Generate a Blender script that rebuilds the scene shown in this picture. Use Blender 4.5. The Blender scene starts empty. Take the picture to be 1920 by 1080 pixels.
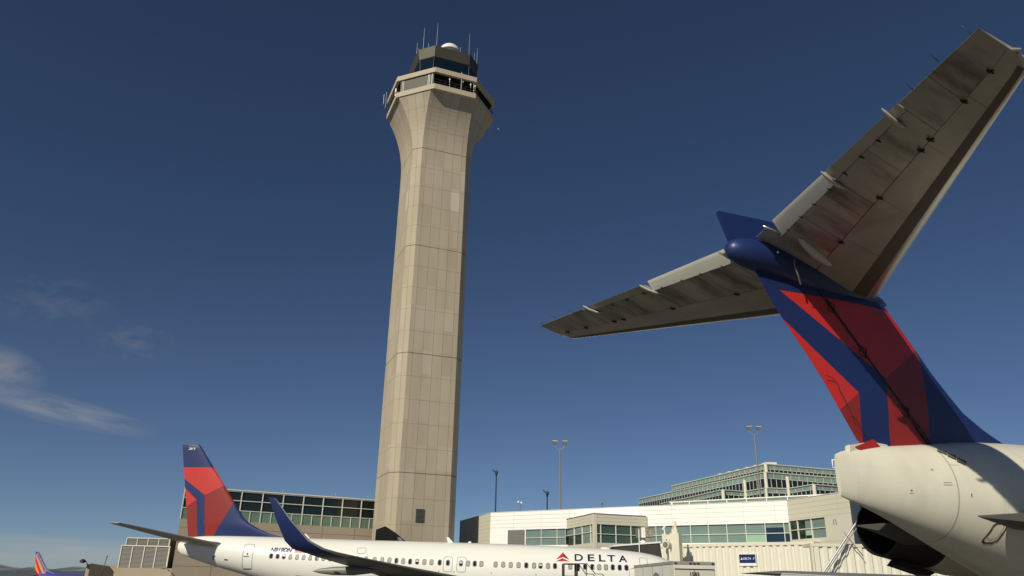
import bpy, bmesh, math, random
from math import sin, cos, radians, pi, sqrt, tan
from mathutils import Vector, Matrix
random.seed(7)
SC = bpy.context.scene
COL = SC.collection

# ------------------------------------------------------------------ camera
CAM_H = 2.3
PITCH, ROLL = radians(21.06), radians(1.2)
cd = bpy.data.cameras.new("camera")
cam = bpy.data.objects.new("camera", cd); COL.objects.link(cam); SC.camera = cam
cd.sensor_width = 36.0
cd.lens = 1454.0 / 1920.0 * 36.0
cd.clip_start = 0.1; cd.clip_end = 60000
fwd = Vector((0, cos(PITCH), sin(PITCH))); up0 = Vector((0, -sin(PITCH), cos(PITCH))); rt0 = Vector((1, 0, 0))
rt = rt0 * cos(ROLL) + up0 * sin(ROLL); up = up0 * cos(ROLL) - rt0 * sin(ROLL)
m = Matrix((rt, up, -fwd)).transposed().to_4x4(); m.translation = Vector((0, 0, CAM_H))
cam.matrix_world = m
cd.dof.use_dof = True; cd.dof.focus_distance = 90; cd.dof.aperture_fstop = 2.2

# ------------------------------------------------------------------ light
SUN_EL = radians(34); SUN_D = Vector((-0.548 * cos(SUN_EL), -0.8365 * cos(SUN_EL), sin(SUN_EL)))
sl = bpy.data.lights.new("sun", 'SUN'); sl.energy = 4.2; sl.angle = radians(0.53); sl.color = (1.0, 0.93, 0.76)
so = bpy.data.objects.new("sun", sl); COL.objects.link(so)
so.rotation_euler = SUN_D.to_track_quat('Z', 'Y').to_euler()
W = bpy.data.worlds.new("World"); SC.world = W; W.use_nodes = True
nt = W.node_tree; nt.nodes.clear()
def N(t, typ, **k):
    n = t.nodes.new(typ)
    for a, b in k.items(): setattr(n, a, b)
    return n
wo = N(nt, 'ShaderNodeOutputWorld'); bg = N(nt, 'ShaderNodeBackground'); sky = N(nt, 'ShaderNodeTexSky')
sky.sky_type = 'NISHITA'; sky.sun_disc = False; sky.sun_elevation = SUN_EL
sky.sun_rotation = math.atan2(SUN_D.x, SUN_D.y)
sky.altitude = 1650; sky.air_density = 0.72; sky.dust_density = 0.4; sky.ozone_density = 4.6
bg.inputs[1].default_value = 0.052
# thin cirrus: real directions on the sky, low in the west
tc = N(nt, 'ShaderNodeTexCoord')
def math_n(t, op, a, b=None, c=None, clamp=False):
    n = N(t, 'ShaderNodeMath', operation=op); n.use_clamp = clamp
    for i, v in enumerate((a, b, c)):
        if v is None: continue
        if isinstance(v, (int, float)): n.inputs[i].default_value = v
        else: t.links.new(v, n.inputs[i])
    return n.outputs[0]
def vdot(t, vec, d):
    n = N(t, 'ShaderNodeVectorMath', operation='DOT_PRODUCT'); t.links.new(vec, n.inputs[0]); n.inputs[1].default_value = d
    return n.outputs['Value']
sepw = N(nt, 'ShaderNodeSeparateXYZ'); nt.links.new(tc.outputs['Generated'], sepw.inputs[0])
az = math_n(nt, 'ARCTAN2', sepw.outputs[0], sepw.outputs[1])       # azimuth from +Y
el = math_n(nt, 'ARCSINE', sepw.outputs[2])
comb = N(nt, 'ShaderNodeCombineXYZ'); nt.links.new(az, comb.inputs[0]); nt.links.new(el, comb.inputs[1])
def cloud_patch(az0, el0, rot, sa, sb_, amp, nscale, seed, sharp):
    mp = N(nt, 'ShaderNodeMapping'); mp.vector_type = 'TEXTURE'
    mp.inputs['Location'].default_value = (az0, el0, 0); mp.inputs['Rotation'].default_value = (0, 0, rot)
    mp.inputs['Scale'].default_value = (sa, sb_, 1)
    nt.links.new(comb.outputs[0], mp.inputs[0])
    ln = N(nt, 'ShaderNodeVectorMath', operation='LENGTH'); nt.links.new(mp.outputs[0], ln.inputs[0])
    fall = math_n(nt, 'SUBTRACT', 1.0, ln.outputs['Value'], clamp=True)
    fall = math_n(nt, 'SMOOTH_MIN', fall, 0.7, 0.3)
    no = N(nt, 'ShaderNodeTexNoise'); no.inputs['Scale'].default_value = nscale; no.inputs['Detail'].default_value = 6
    no.inputs['Roughness'].default_value = 0.55; no.noise_dimensions = '4D'; no.inputs['W'].default_value = seed
    no.inputs['Distortion'].default_value = 0.6
    nt.links.new(mp.outputs[0], no.inputs['Vector'])
    v = math_n(nt, 'SUBTRACT', no.outputs[0], sharp); v = math_n(nt, 'MULTIPLY', v, 3.0, clamp=True)
    v = math_n(nt, 'MULTIPLY', v, fall); return math_n(nt, 'MULTIPLY', v, amp)
D = radians
patches = [cloud_patch(D(-34.8), D(12.0), D(-8), D(3.6), D(1.7), 0.62, 1.5, 1.3, 0.32),
           cloud_patch(D(-30.2), D(9.9), D(-8), D(6.2), D(.95), 0.55, 1.6, 4.2, 0.30),
           cloud_patch(D(-32.0), D(16.5), D(4), D(4.0), D(2.0), 0.13, 2.4, 7.7, 0.38),
           cloud_patch(D(-26.8), D(14.8), D(2), D(3.2), D(1.6), 0.14, 2.8, 2.9, 0.38),
           cloud_patch(D(-31.0), D(1.5), D(0), D(14.0), D(1.0), 0.5, 1.4, 5.5, 0.20)]
acc = patches[0]
for q in patches[1:]: acc = math_n(nt, 'ADD', acc, q)
veil = math_n(nt, 'SUBTRACT', 1.0, math_n(nt, 'DIVIDE', el, radians(30)), clamp=True)      # thin high veil towards the horizon
acc = math_n(nt, 'ADD', acc, math_n(nt, 'MULTIPLY', math_n(nt, 'POWER', veil, 2.0), 0.06))
mx = N(nt, 'ShaderNodeMix', data_type='RGBA'); nt.links.new(acc, mx.inputs[0])
nt.links.new(sky.outputs[0], mx.inputs[6]); mx.inputs[7].default_value = (8.2, 7.8, 7.0, 1)
hs_ = N(nt, 'ShaderNodeHueSaturation'); hs_.inputs['Saturation'].default_value = 1.0; nt.links.new(mx.outputs[2], hs_.inputs['Color']); nt.links.new(hs_.outputs[0], bg.inputs[0]); nt.links.new(bg.outputs[0], wo.inputs[0])
SC.view_settings.view_transform = 'Standard'; SC.view_settings.look = 'None'
SC.view_settings.exposure = 0.0; SC.view_settings.gamma = 1.0; SC.view_settings.use_curve_mapping = False
SC.cycles.max_bounces = 6

# ------------------------------------------------------------------ materials
MATS = {}
def mat(name, col, rough=0.6, metal=0.0, var=0.08, vscale=0.6, coat=0.0, bump=0.0, bscale=20, spec=0.5, stretch=(1,1,1), dirt=0.0, dirtcol=(0.1,0.08,0.06), dscale=0.3):
    if name in MATS: return MATS[name]
    m = bpy.data.materials.new(name); m.use_nodes = True; t = m.node_tree; b = t.nodes['Principled BSDF']
    b.inputs['Roughness'].default_value = rough; b.inputs['Metallic'].default_value = metal
    b.inputs['Coat Weight'].default_value = coat; b.inputs['Coat Roughness'].default_value = 0.08
    b.inputs['Specular IOR Level'].default_value = spec
    tc = N(t, 'ShaderNodeTexCoord'); mp = N(t, 'ShaderNodeMapping'); mp.inputs['Scale'].default_value = stretch
    t.links.new(tc.outputs['Object'], mp.inputs[0])
    no = N(t, 'ShaderNodeTexNoise'); no.inputs['Scale'].default_value = vscale; no.inputs['Detail'].default_value = 5
    t.links.new(mp.outputs[0], no.inputs['Vector'])
    f = math_n(t, 'MULTIPLY_ADD', no.outputs[0], 2 * var, 1 - var)
    c = N(t, 'ShaderNodeVectorMath', operation='SCALE'); c.inputs[0].default_value = col; t.links.new(f, c.inputs['Scale'])
    out = c.outputs[0]
    if dirt > 0:
        n2 = N(t, 'ShaderNodeTexNoise'); n2.inputs['Scale'].default_value = dscale; n2.inputs['Detail'].default_value = 8; n2.inputs['Roughness'].default_value = .62
        t.links.new(mp.outputs[0], n2.inputs['Vector'])
        g = math_n(t, 'SUBTRACT', n2.outputs[0], 0.45); g = math_n(t, 'MULTIPLY', g, 5.0, clamp=True); g = math_n(t, 'MULTIPLY', g, dirt)
        mm = N(t, 'ShaderNodeMix', data_type='RGBA'); t.links.new(g, mm.inputs[0]); t.links.new(out, mm.inputs[6]); mm.inputs[7].default_value = (*dirtcol, 1)
        out = mm.outputs[2]
    t.links.new(out, b.inputs['Base Color'])
    if bump > 0:
        n3 = N(t, 'ShaderNodeTexNoise'); n3.inputs['Scale'].default_value = bscale; n3.inputs['Detail'].default_value = 4
        t.links.new(tc.outputs['Object'], n3.inputs['Vector'])
        bp = N(t, 'ShaderNodeBump'); bp.inputs['Strength'].default_value = bump; bp.inputs['Distance'].default_value = 0.02
        t.links.new(n3.outputs[0], bp.inputs['Height']); t.links.new(bp.outputs[0], b.inputs['Normal'])
    m['out'] = 0; MATS[name] = m
    return m
def base_socket(m):
    b = m.node_tree.nodes['Principled BSDF']; l = b.inputs['Base Color'].links[0]; return l.from_socket, b
def mixin(m, fac, col):
    """lay a colour over the material's own colour where fac is 1"""
    t = m.node_tree; s, b = base_socket(m)
    mm = N(t, 'ShaderNodeMix', data_type='RGBA')
    if isinstance(fac, float): mm.inputs[0].default_value = fac
    else: t.links.new(fac, mm.inputs[0])
    t.links.new(s, mm.inputs[6]); mm.inputs[7].default_value = (*col, 1)
    t.links.new(mm.outputs[2], b.inputs['Base Color'])
def polymask(m, poly, ax=(0, 2)):
    """1 inside a convex polygon drawn in object coordinates"""
    t = m.node_tree; tc = N(t, 'ShaderNodeTexCoord')
    A = sum(poly[i][0] * poly[(i + 1) % len(poly)][1] - poly[(i + 1) % len(poly)][0] * poly[i][1] for i in range(len(poly)))
    if A < 0: poly = poly[::-1]
    acc = None
    for i in range(len(poly)):
        (x0, y0), (x1, y1) = poly[i], poly[(i + 1) % len(poly)]
        d = [0, 0, 0]; nx, ny = -(y1 - y0), (x1 - x0); L = sqrt(nx * nx + ny * ny); nx /= L; ny /= L
        d[ax[0]] = nx; d[ax[1]] = ny
        v = vdot(t, tc.outputs['Object'], d)
        s = math_n(t, 'GREATER_THAN', v, nx * x0 + ny * y0)
        acc = s if acc is None else math_n(t, 'MULTIPLY', acc, s)
    return acc
def linemask(m, axis, pos, w):
    """1 on a hairline at a given object coordinate"""
    t = m.node_tree; tc = N(t, 'ShaderNodeTexCoord'); sp = N(t, 'ShaderNodeSeparateXYZ'); t.links.new(tc.outputs['Object'], sp.inputs[0])
    acc = None
    for p in pos:
        v = math_n(t, 'SUBTRACT', sp.outputs[axis], p); v = math_n(t, 'ABSOLUTE', v); v = math_n(t, 'LESS_THAN', v, w)
        acc = v if acc is None else math_n(t, 'MAXIMUM', acc, v)
    return acc

WHITE = (0.80, 0.79, 0.73)
m_737white = mat('white_paint', WHITE, 0.28, 0, 0.03, 0.4, coat=0.3)
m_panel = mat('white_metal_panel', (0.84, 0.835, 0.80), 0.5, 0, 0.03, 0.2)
m_blue = mat('navy_paint', (0.011, 0.026, 0.115), 0.42, 0, 0.08, 1.5, coat=0.06)
m_text = mat('navy_lettering', (0.012, 0.02, 0.11), 0.4, 0, 0.02)
m_red = mat('red_lettering', (0.55, 0.03, 0.035), 0.4, 0, 0.02)
m_redd = mat('dark_red_lettering', (0.30, 0.02, 0.03), 0.4, 0, 0.02)
m_whitel = mat('white_lettering', (0.8, 0.8, 0.78), 0.5, 0, 0.02)
m_black = mat('black_rubber', (0.012, 0.012, 0.012), 0.6)
m_flatblack = mat('flat_black', (0.004, 0.004, 0.004), 0.9)  # flat near-black for the inside of the engine nozzle
m_line = mat('panel_gap', (0.16, 0.15, 0.13), 0.7)
m_gapdark = mat('dark_gap', (0.02, 0.018, 0.016), 0.8)
m_shade = mat('window_shade', (0.30, 0.29, 0.24), 0.5)
m_pane = mat('cabin_pane', (0.01, 0.013, 0.04), 0.15)
m_rim = mat('window_rim', (0.17, 0.165, 0.15), 0.5, 0.2)
m_wing = mat('grey_wing_paint', (0.20, 0.19, 0.16), 0.4, 0.0, 0.2, 0.7, stretch=(1, .3, 1), dirt=0.5, dirtcol=(.13,.115,.09), dscale=.9)
m_alu = mat('polished_aluminium', (0.62, 0.60, 0.55), 0.3, 0.8, 0.06)
m_steel = mat('galvanised_steel', (0.42, 0.43, 0.43), 0.45, 0.6, 0.1)
m_pole = mat('pole_grey', (0.20, 0.185, 0.18), 0.6, 0.1, 0.1)
m_navypole = mat('pole_navy', (0.015, 0.03, 0.07), 0.5)
m_beige = mat('beige_painted_metal', (0.68, 0.645, 0.53), 0.55, 0, 0.04, 0.6)
m_tan = mat('tan_precast', (0.40, 0.335, 0.25), 0.85, 0, 0.07, 0.35, bump=0.15)
m_glassd = mat('dark_glass', (0.012, 0.02, 0.018), 0.08, 0, 0.15, 0.2)
m_glassg = mat('green_glass', (0.15, 0.225, 0.17), 0.3, 0, 0.2, 0.25)
m_glasst = mat('teal_glass', (0.155, 0.225, 0.205), 0.25, 0, 0.22, 0.35, stretch=(1,1,2))
m_glassl = mat('pale_green_glass', (0.30, 0.47, 0.34), 0.2, 0, 0.1, 0.3)
m_glassn = mat('navy_glass', (0.012, 0.03, 0.06), 0.08, 0, 0.2, 0.5)
m_mull = mat('window_frame_white', (0.72, 0.70, 0.62), 0.5, 0, 0.04)
m_louvre = mat('louvre_grey', (0.20, 0.195, 0.175), 0.5, 0.2, 0.06)
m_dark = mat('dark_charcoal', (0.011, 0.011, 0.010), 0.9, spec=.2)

# ------------------------------------------------------------------ mesh helper
class MB:
    def __init__(s): s.v = []; s.f = []; s.mi = []; s.sm = []; s.uv = None
    def add(s, vs, fs, mi=0, smooth=False):
        o = len(s.v); s.v += [tuple(v) for v in vs]
        for k, f in enumerate(fs):
            s.f.append([i + o for i in f]); s.mi.append(mi if not isinstance(mi, (list, tuple)) else mi[k]); s.sm.append(smooth)
    def box(s, x0, x1, y0, y1, z0, z1, fr=None, mi=0):
        vs = [(x, y, z) for z in (z0, z1) for y in (y0, y1) for x in (x0, x1)]
        if fr: vs = [fr(*v) for v in vs]
        s.add(vs, [(0, 2, 3, 1), (4, 5, 7, 6), (0, 1, 5, 4), (2, 6, 7, 3), (0, 4, 6, 2), (1, 3, 7, 5)], mi)
    def tube(s, pts, r, n=8, mi=0, cap=True, close=False):
        pts = [Vector(p) for p in pts]; rs = r if isinstance(r, (list, tuple)) else [r] * len(pts)
        rings = []; prev = None; L = len(pts)
        for i, p in enumerate(pts):
            if close: d = pts[(i + 1) % L] - pts[i - 1]
            else: d = pts[min(i + 1, L - 1)] - pts[max(i - 1, 0)]
            d.normalize()
            a = prev if prev else (Vector((0, 0, 1)) if abs(d.z) < 0.9 else Vector((1, 0, 0)))
            a = (a - d * a.dot(d)).normalized(); b = d.cross(a); prev = a
            rings.append([p + (a * cos(2 * pi * k / n) + b * sin(2 * pi * k / n)) * rs[i] for k in range(n)])
        s.loft(rings, mi, True, cap and not close, close)
    def loft(s, rings, mi=0, smooth=True, cap=True, close=False, mif=None):
        o = len(s.v); n = len(rings[0]); L = len(rings)
        for r in rings: s.v += [tuple(p) for p in r]
        for i in range(L if close else L - 1):
            for k in range(n):
                a = o + i * n + k; b = o + i * n + (k + 1) % n; j = (i + 1) % L
                c = o + j * n + (k + 1) % n; d = o + j * n + k
                s.f.append([a, b, c, d]); s.mi.append(mif(i, k) if mif else mi); s.sm.append(smooth)
        if cap:
            s.f.append([o + k for k in range(n)][::-1]); s.mi.append(mi); s.sm.append(False)
            s.f.append([o + (L - 1) * n + k for k in range(n)]); s.mi.append(mi); s.sm.append(False)
    def prism(s, poly, h0, h1, fr, mi=0):
        n = len(poly); vs = [fr(a, b, h0) for a, b in poly] + [fr(a, b, h1) for a, b in poly]
        fs = [list(range(n))[::-1], list(range(n, 2 * n))] + [(i, (i + 1) % n, (i + 1) % n + n, i + n) for i in range(n)]
        s.add(vs, fs, mi)
    def build(s, name, mats, parent=None, recalc=True):
        me = bpy.data.meshes.new(name); me.from_pydata(s.v, [], s.f)
        if not isinstance(mats, (list, tuple)): mats = [mats]
        for q in mats: me.materials.append(q)
        for i, p in enumerate(me.polygons): p.material_index = s.mi[i]; p.use_smooth = s.sm[i]
        if s.uv:
            l = me.uv_layers.new(name='UVMap')
            for p in me.polygons:
                for li, vi in zip(p.loop_indices, p.vertices): l.data[li].uv = s.uv[p.index][list(p.vertices).index(vi)]
        if recalc:
            bm = bmesh.new(); bm.from_mesh(me); bmesh.ops.recalc_face_normals(bm, faces=bm.faces); bm.to_mesh(me); bm.free()
        if any(s.sm):
            bm = bmesh.new(); bm.from_mesh(me)
            for e in bm.edges:
                if len(e.link_faces) == 2 and e.calc_face_angle(0) > radians(58): e.smooth = False
            bm.to_mesh(me); bm.free()
        me.update()
        o = bpy.data.objects.new(name, me); COL.objects.link(o)
        if parent: o.parent = parent
        return o
def sharp(o, ang=40):
    bm = bmesh.new(); bm.from_mesh(o.data)
    for e in bm.edges:
        if len(e.link_faces) == 2 and e.calc_face_angle(0) > radians(ang): e.smooth = False
    bm.to_mesh(o.data); bm.free(); return o
def empty(name, loc, rz=0, label=None, cat=None, group=None):
    o = bpy.data.objects.new(name, None); COL.objects.link(o); o.location = loc; o.rotation_euler = (0, 0, rz)
    o.empty_display_size = 0.1
    return tag(o, label, cat, group)
def tag(o, label=None, cat=None, group=None, kind=None):
    if label: o['label'] = label
    if cat: o['category'] = cat
    if group: o['group'] = group
    if kind: o['kind'] = kind
    return o
def copy_thing(r, loc, label, group=None):
    c = r.copy(); COL.objects.link(c); c.location = loc; c['label'] = label
    if group: c['group'] = group
    for ch in r.children:
        d = ch.copy(); COL.objects.link(d); d.parent = c
        for g in ch.children:
            e = g.copy(); COL.objects.link(e); e.parent = d
    return c
def text_mesh(s, size, bold=0.0, shear=0.0, spacing=1.0, align='LEFT'):
    cu = bpy.data.curves.new('lettering', 'FONT'); cu.body = s; cu.size = size; cu.offset = bold; cu.shear = shear
    cu.space_character = spacing; cu.align_x = align; cu.fill_mode = 'FRONT' if hasattr(cu, 'fill_mode') else cu.fill_mode
    o = bpy.data.objects.new('lettering', cu); COL.objects.link(o)
    dg = bpy.context.evaluated_depsgraph_get(); dg.update()
    me = bpy.data.meshes.new_from_object(o.evaluated_get(dg))
    bpy.data.objects.remove(o); bpy.data.curves.remove(cu)
    return me
def put_text(name, s, size, fr, mt, parent=None, sub=0, **k):
    """fr(u, v) gives the 3-D point of a letter's plane coordinates"""
    me = text_mesh(s, size, **k)
    if sub:
        bm = bmesh.new(); bm.from_mesh(me); ys = [v.co.y for v in bm.verts]; y0, y1 = min(ys), max(ys)
        for k in range(1, sub): bmesh.ops.bisect_plane(bm, geom=bm.verts[:] + bm.edges[:] + bm.faces[:], plane_co=(0, lerp(y0, y1, k / sub), 0), plane_no=(0, 1, 0))
        bmesh.ops.triangulate(bm, faces=bm.faces); bm.to_mesh(me); bm.free()
    for v in me.vertices: v.co = fr(v.co.x, v.co.y)
    me.materials.clear(); me.materials.append(mt)
    o = bpy.data.objects.new(name, me); COL.objects.link(o)
    if parent: o.parent = parent
    return o
def frame(P0, P1):
    """wall frame: u along the wall, w outwards, z up"""
    P0 = Vector((P0[0], P0[1])); P1 = Vector((P1[0], P1[1])); d = (P1 - P0).normalized(); n = Vector((d.y, -d.x)); L = (P1 - P0).length
    return (lambda u, w, z: (P0.x + d.x * u + n.x * w, P0.y + d.y * u + n.y * w, z)), L
def lerp(a, b, t): return a + (b - a) * t
def interp(x, tab, i):
    if x <= tab[0][0]: return tab[0][i]
    for a, b in zip(tab, tab[1:]):
        if x <= b[0]:
            t = (x - a[0]) / (b[0] - a[0]); return lerp(a[i], b[i], t)
    return tab[-1][i]
def smooth_table(tab, n):
    """Catmull-Rom refinement of a station table"""
    out = []
    for i in range(len(tab) - 1):
        p0 = tab[max(i - 1, 0)]; p1 = tab[i]; p2 = tab[i + 1]; p3 = tab[min(i + 2, len(tab) - 1)]
        for k in range(n):
            t = k / n; row = []
            for a in range(len(p1)):
                h = p2[0] - p1[0]
                if a == 0: row.append(lerp(p1[0], p2[0], t)); continue
                m1 = (p2[a] - p0[a]) / max(p2[0] - p0[0], 1e-6) * h; m2 = (p3[a] - p1[a]) / max(p3[0] - p1[0], 1e-6) * h
                t2, t3 = t * t, t * t * t
                row.append((2 * t3 - 3 * t2 + 1) * p1[a] + (t3 - 2 * t2 + t) * m1 + (-2 * t3 + 3 * t2) * p2[a] + (t3 - t2) * m2)
            out.append(tuple(row))
    out.append(tuple(tab[-1])); return out
AF = [(0, 0), (.005, .24), (.02, .46), (.05, .68), (.1, .85), (.18, .97), (.3, 1.0), (.42, .94), (.52, .84), (.65, .65), (.78, .43), (.9, .21), (1, .02)]
def af(c): return interp(c, AF, 1)
def airfoil(mb, rows, c0=0.0, c1=1.0, mif=None, cs=None, mi=0):
    """rows: (LE point, TE point, half thickness, thickness direction). c0..c1: chord range"""
    base = cs or [0, .004, .012, .03, .06, .1, .17, .26, .36, .46, .56, .68, .8, .9, 1]
    rings = []
    for ri, (le, te, th, nn) in enumerate(rows):
        a = c0[ri] if isinstance(c0, (list, tuple)) else c0; b = c1[ri] if isinstance(c1, (list, tuple)) else c1
        cc = [a] + [c for c in base if a + .004 < c < b - .004] + [b]
        if ri == 0: K = len(cc)
        if len(cc) != K: cc = [lerp(a, b, k / (K - 1)) for k in range(K)]
        le, te, nn = Vector(le), Vector(te), Vector(nn).normalized()
        up_ = [le + (te - le) * c + nn * th * af(c) for c in cc]; dn = [le + (te - le) * c - nn * th * af(c) for c in cc]
        rings.append(up_ + dn[::-1])
    mb.loft(rings, mi, True, True, mif=mif)
    return rings

# ================================================================== setting
def disc(name, r, z, m_):
    mb = MB(); n = 96
    mb.add([(r * cos(2 * pi * i / n), r * sin(2 * pi * i / n), z) for i in range(n)], [list(range(n))])
    return mb.build(name, m_, recalc=False)
m_ground = mat('prairie_ground', (0.12, 0.105, 0.07), 0.95, 0, 0.25, 0.004)
tag(disc('ground', 22000, -2.13, m_ground), kind='structure')
m_apron = mat('concrete_apron', (0.095, 0.09, 0.078), 0.85, 0, 0.12, 0.15, dirt=0.35, dirtcol=(.06, .056, .05), dscale=.08)
mb = MB(); q0 = [(-112, -160), (300, -160), (300, 560), (-112, 560)]; q1 = [(-150, -200), (340, -200), (340, 600), (-150, 600)]
mb.add([(*p, 0) for p in q0] + [(*p, -2.2) for p in q1], [(0, 1, 2, 3)] + [(i, (i + 1) % 4, (i + 1) % 4 + 4, i + 4) for i in range(4)])
tag(mb.build('apron', m_apron), kind='structure')
mb = MB()
for i in range(-10, 30):
    mb.box(-110, 160, i * 7.5 - .02, i * 7.5 + .02, 0.003, 0.005)
    if 4 < i < 22: mb.box(-160 + i * 15 - .02, -160 + i * 15 + .02, -75, 220, 0.003, 0.006)
tag(mb.build('apron_joints', m_line), kind='structure')
# mountains far to the north-west
def ridge(name, dist, az0, az1, prof, matl, depth):
    mb = MB(); n = 160; vs = []
    for k in range(n + 1):
        a = radians(lerp(az0, az1, k / n)); h = prof(k / n)
        for (dd, hh) in ((0, -5), (depth * .25, h * .35), (depth * .5, h * .75), (depth * .75, h), (depth * 1.3, -5)):
            R_ = dist + dd; jj = 1 + .12 * sin(k * 1.9 + dd * .01)
            vs.append((R_ * sin(a), R_ * cos(a), hh * jj if hh > 0 else hh))
    fs = [(k * 5 + j, (k + 1) * 5 + j, (k + 1) * 5 + j + 1, k * 5 + j + 1) for k in range(n) for j in range(4)]
    mb.add(vs, fs, 0, True); return tag(mb.build(name, matl), kind='structure')
def fbm(x, seed):
    return sum(sin(x * f * 2 * pi + seed * (i + 1.7)) / (i + 1.3) for i, f in enumerate((2.1, 4.7, 9.3, 17.1, 31.7))) / 2.2
m_foot = mat('foothills', (0.065, 0.085, 0.105), 0.95, 0, 0.2, 0.001)  # distance haze is put into this blue-grey base colour
m_snow = mat('snowy_range', (0.10, 0.125, 0.155), 0.9, 0, 0.2, 0.001, dirt=.7, dirtcol=(.42, .39, .31), dscale=.0016)  # haze blue in the base colour, snow patches laid over it
ridge('hills', 9000, -50, 40, lambda t: 62 + 22 * fbm(t * 2.6, 3), m_foot, 1500)
ridge('mountains', 13000, -50, 40, lambda t: 165 + 60 * fbm(t * 3.2, 8), m_snow, 3500)

# ================================================================== control tower
TX, TY, TPHI, TM, TC = -13.567, 117.0, 0.3746, 7.605, 1.768
def a_of(z):      # apothem of the main faces
    a0 = TM / 2 + TC / sqrt(2); a1 = 8.15
    if z < 68: return a0
    t = (z - 68) / (78.8 - 68); return a0 + (a1 - a0) * (t ** 2.3 * .93 + t * .07)
def tower_ring(a, M=TM):
    out = []
    for k in range(4):
        t = TPHI + k * pi / 2; n = Vector((sin(t), -cos(t))); d = Vector((cos(t), sin(t)))
        out += [n * a - d * M / 2, n * a + d * M / 2]
    return out
TB = TX, TY
m_conc = mat('tower_precast', (0.435, 0.372, 0.28), 0.85, 0, 0.05, 0.25, bump=0.1, dirt=0.24, dirtcol=(.28, .235, .175), dscale=.6, stretch=(1, 1, .14))
def tower_lines(m_):
    t = m_.node_tree; uv = N(t, 'ShaderNodeUVMap'); sp = N(t, 'ShaderNodeSeparateXYZ'); t.links.new(uv.outputs[0], sp.inputs[0])
    U, V = sp.outputs[0], sp.outputs[1]
    au = math_n(t, 'ABSOLUTE', U)
    # per-panel tone
    fu = math_n(t, 'FLOOR', math_n(t, 'DIVIDE', math_n(t, 'ADD', U, 20.0), 1.53)); fv = math_n(t, 'FLOOR', math_n(t, 'DIVIDE', V, 3.5))
    cb = N(t, 'ShaderNodeCombineXYZ'); t.links.new(fu, cb.inputs[0]); t.links.new(fv, cb.inputs[1])
    wn = N(t, 'ShaderNodeTexWhiteNoise', noise_dimensions='2D'); t.links.new(cb.outputs[0], wn.inputs['Vector'])
    pw = math_n(t, 'POWER', wn.outputs['Value'], 5.0)
    mixin(m_, math_n(t, 'MULTIPLY', pw, 0.55), (0.50, 0.455, 0.38))
    pw2 = math_n(t, 'MULTIPLY', math_n(t, 'POWER', math_n(t, 'SUBTRACT', 1.0, wn.outputs['Value']), 3.0), 0.35)
    mixin(m_, pw2, (0.34, 0.29, 0.22))
    def near(x, p, w): return math_n(t, 'LESS_THAN', math_n(t, 'ABSOLUTE', math_n(t, 'SUBTRACT', x, p)), w)
    lines = None
    for p, w in ((0.0, .035), (1.53, .035), (3.06, .035)):
        l = near(au, p, w); lines = l if lines is None else math_n(t, 'MAXIMUM', lines, l)
    mixin(m_, math_n(t, 'MULTIPLY', lines, .48), (0.09, 0.07, 0.05))
    pu = math_n(t, 'MULTIPLY', math_n(t, 'GREATER_THAN', U, 1.56), math_n(t, 'LESS_THAN', U, 3.03)); pv = math_n(t, 'MULTIPLY', math_n(t, 'GREATER_THAN', V, 58.95), math_n(t, 'LESS_THAN', V, 62.4))
    mixin(m_, math_n(t, 'MULTIPLY', math_n(t, 'MULTIPLY', pu, pv), .7), (0.56, 0.51, 0.42))
    mv = math_n(t, 'MODULO', V, 3.495); h1 = math_n(t, 'LESS_THAN', math_n(t, 'ABSOLUTE', math_n(t, 'SUBTRACT', mv, 3.0)), .035)
    mixin(m_, math_n(t, 'MULTIPLY', h1, .45), (0.10, 0.08, 0.06))
    mv = math_n(t, 'MODULO', V, 17.48); h2 = math_n(t, 'LESS_THAN', math_n(t, 'ABSOLUTE', math_n(t, 'SUBTRACT', mv, 17.0)), .07)
    mixin(m_, math_n(t, 'MULTIPLY', h2, .6), (0.06, 0.05, 0.035))
tower_lines(m_conc)
tower = empty('control_tower', (TX, TY, 0), 0, 'tall tan concrete airport control tower flaring to a dark glass cab with antennas', 'control tower')
mb = MB(); zs = [0, 20, 40, 60, 68] + [68 + 10.8 * k / 14 for k in range(1, 15)]
mb.uv = []
rings = [tower_ring(a_of(z)) for z in zs]
for i in range(len(zs) - 1):
    for k in range(8):
        p = [rings[i][k], rings[i][(k + 1) % 8], rings[i + 1][(k + 1) % 8], rings[i + 1][k]]; z = [zs[i], zs[i], zs[i + 1], zs[i + 1]]
        w0 = (p[1] - p[0]).length / 2; w1 = (p[2] - p[3]).length / 2
        off = 0 if k % 2 == 0 else 0
        # main faces carry joints at fixed metres; chamfer joints run at the middle and near the edges
        if k % 2: uvs = [(-w0 * .98, z[0]), (w0 * .98, z[1]), (w1 * .98 , z[2]), (-w1 * .98, z[3])]
        else: uvs = [(-w0, z[0]), (w0, z[1]), (w1, z[2]), (-w1, z[3])]
        mb.add([(q.x, q.y, zz) for q, zz in zip(p, z)], [(0, 1, 2, 3)], 0, False); mb.uv.append(uvs)
mb.build('shaft', m_conc, tower, recalc=False)
def octo(a):
    R_ = a / cos(pi / 8); return [Vector((R_ * sin(TPHI - pi / 8 + k * pi / 4) + .22, -R_ * cos(TPHI - pi / 8 + k * pi / 4) + .08)) for k in range(8)]
m_slab = mat('slab_precast', (0.45, 0.39, 0.29), 0.8, 0, 0.05, 0.5)
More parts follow.
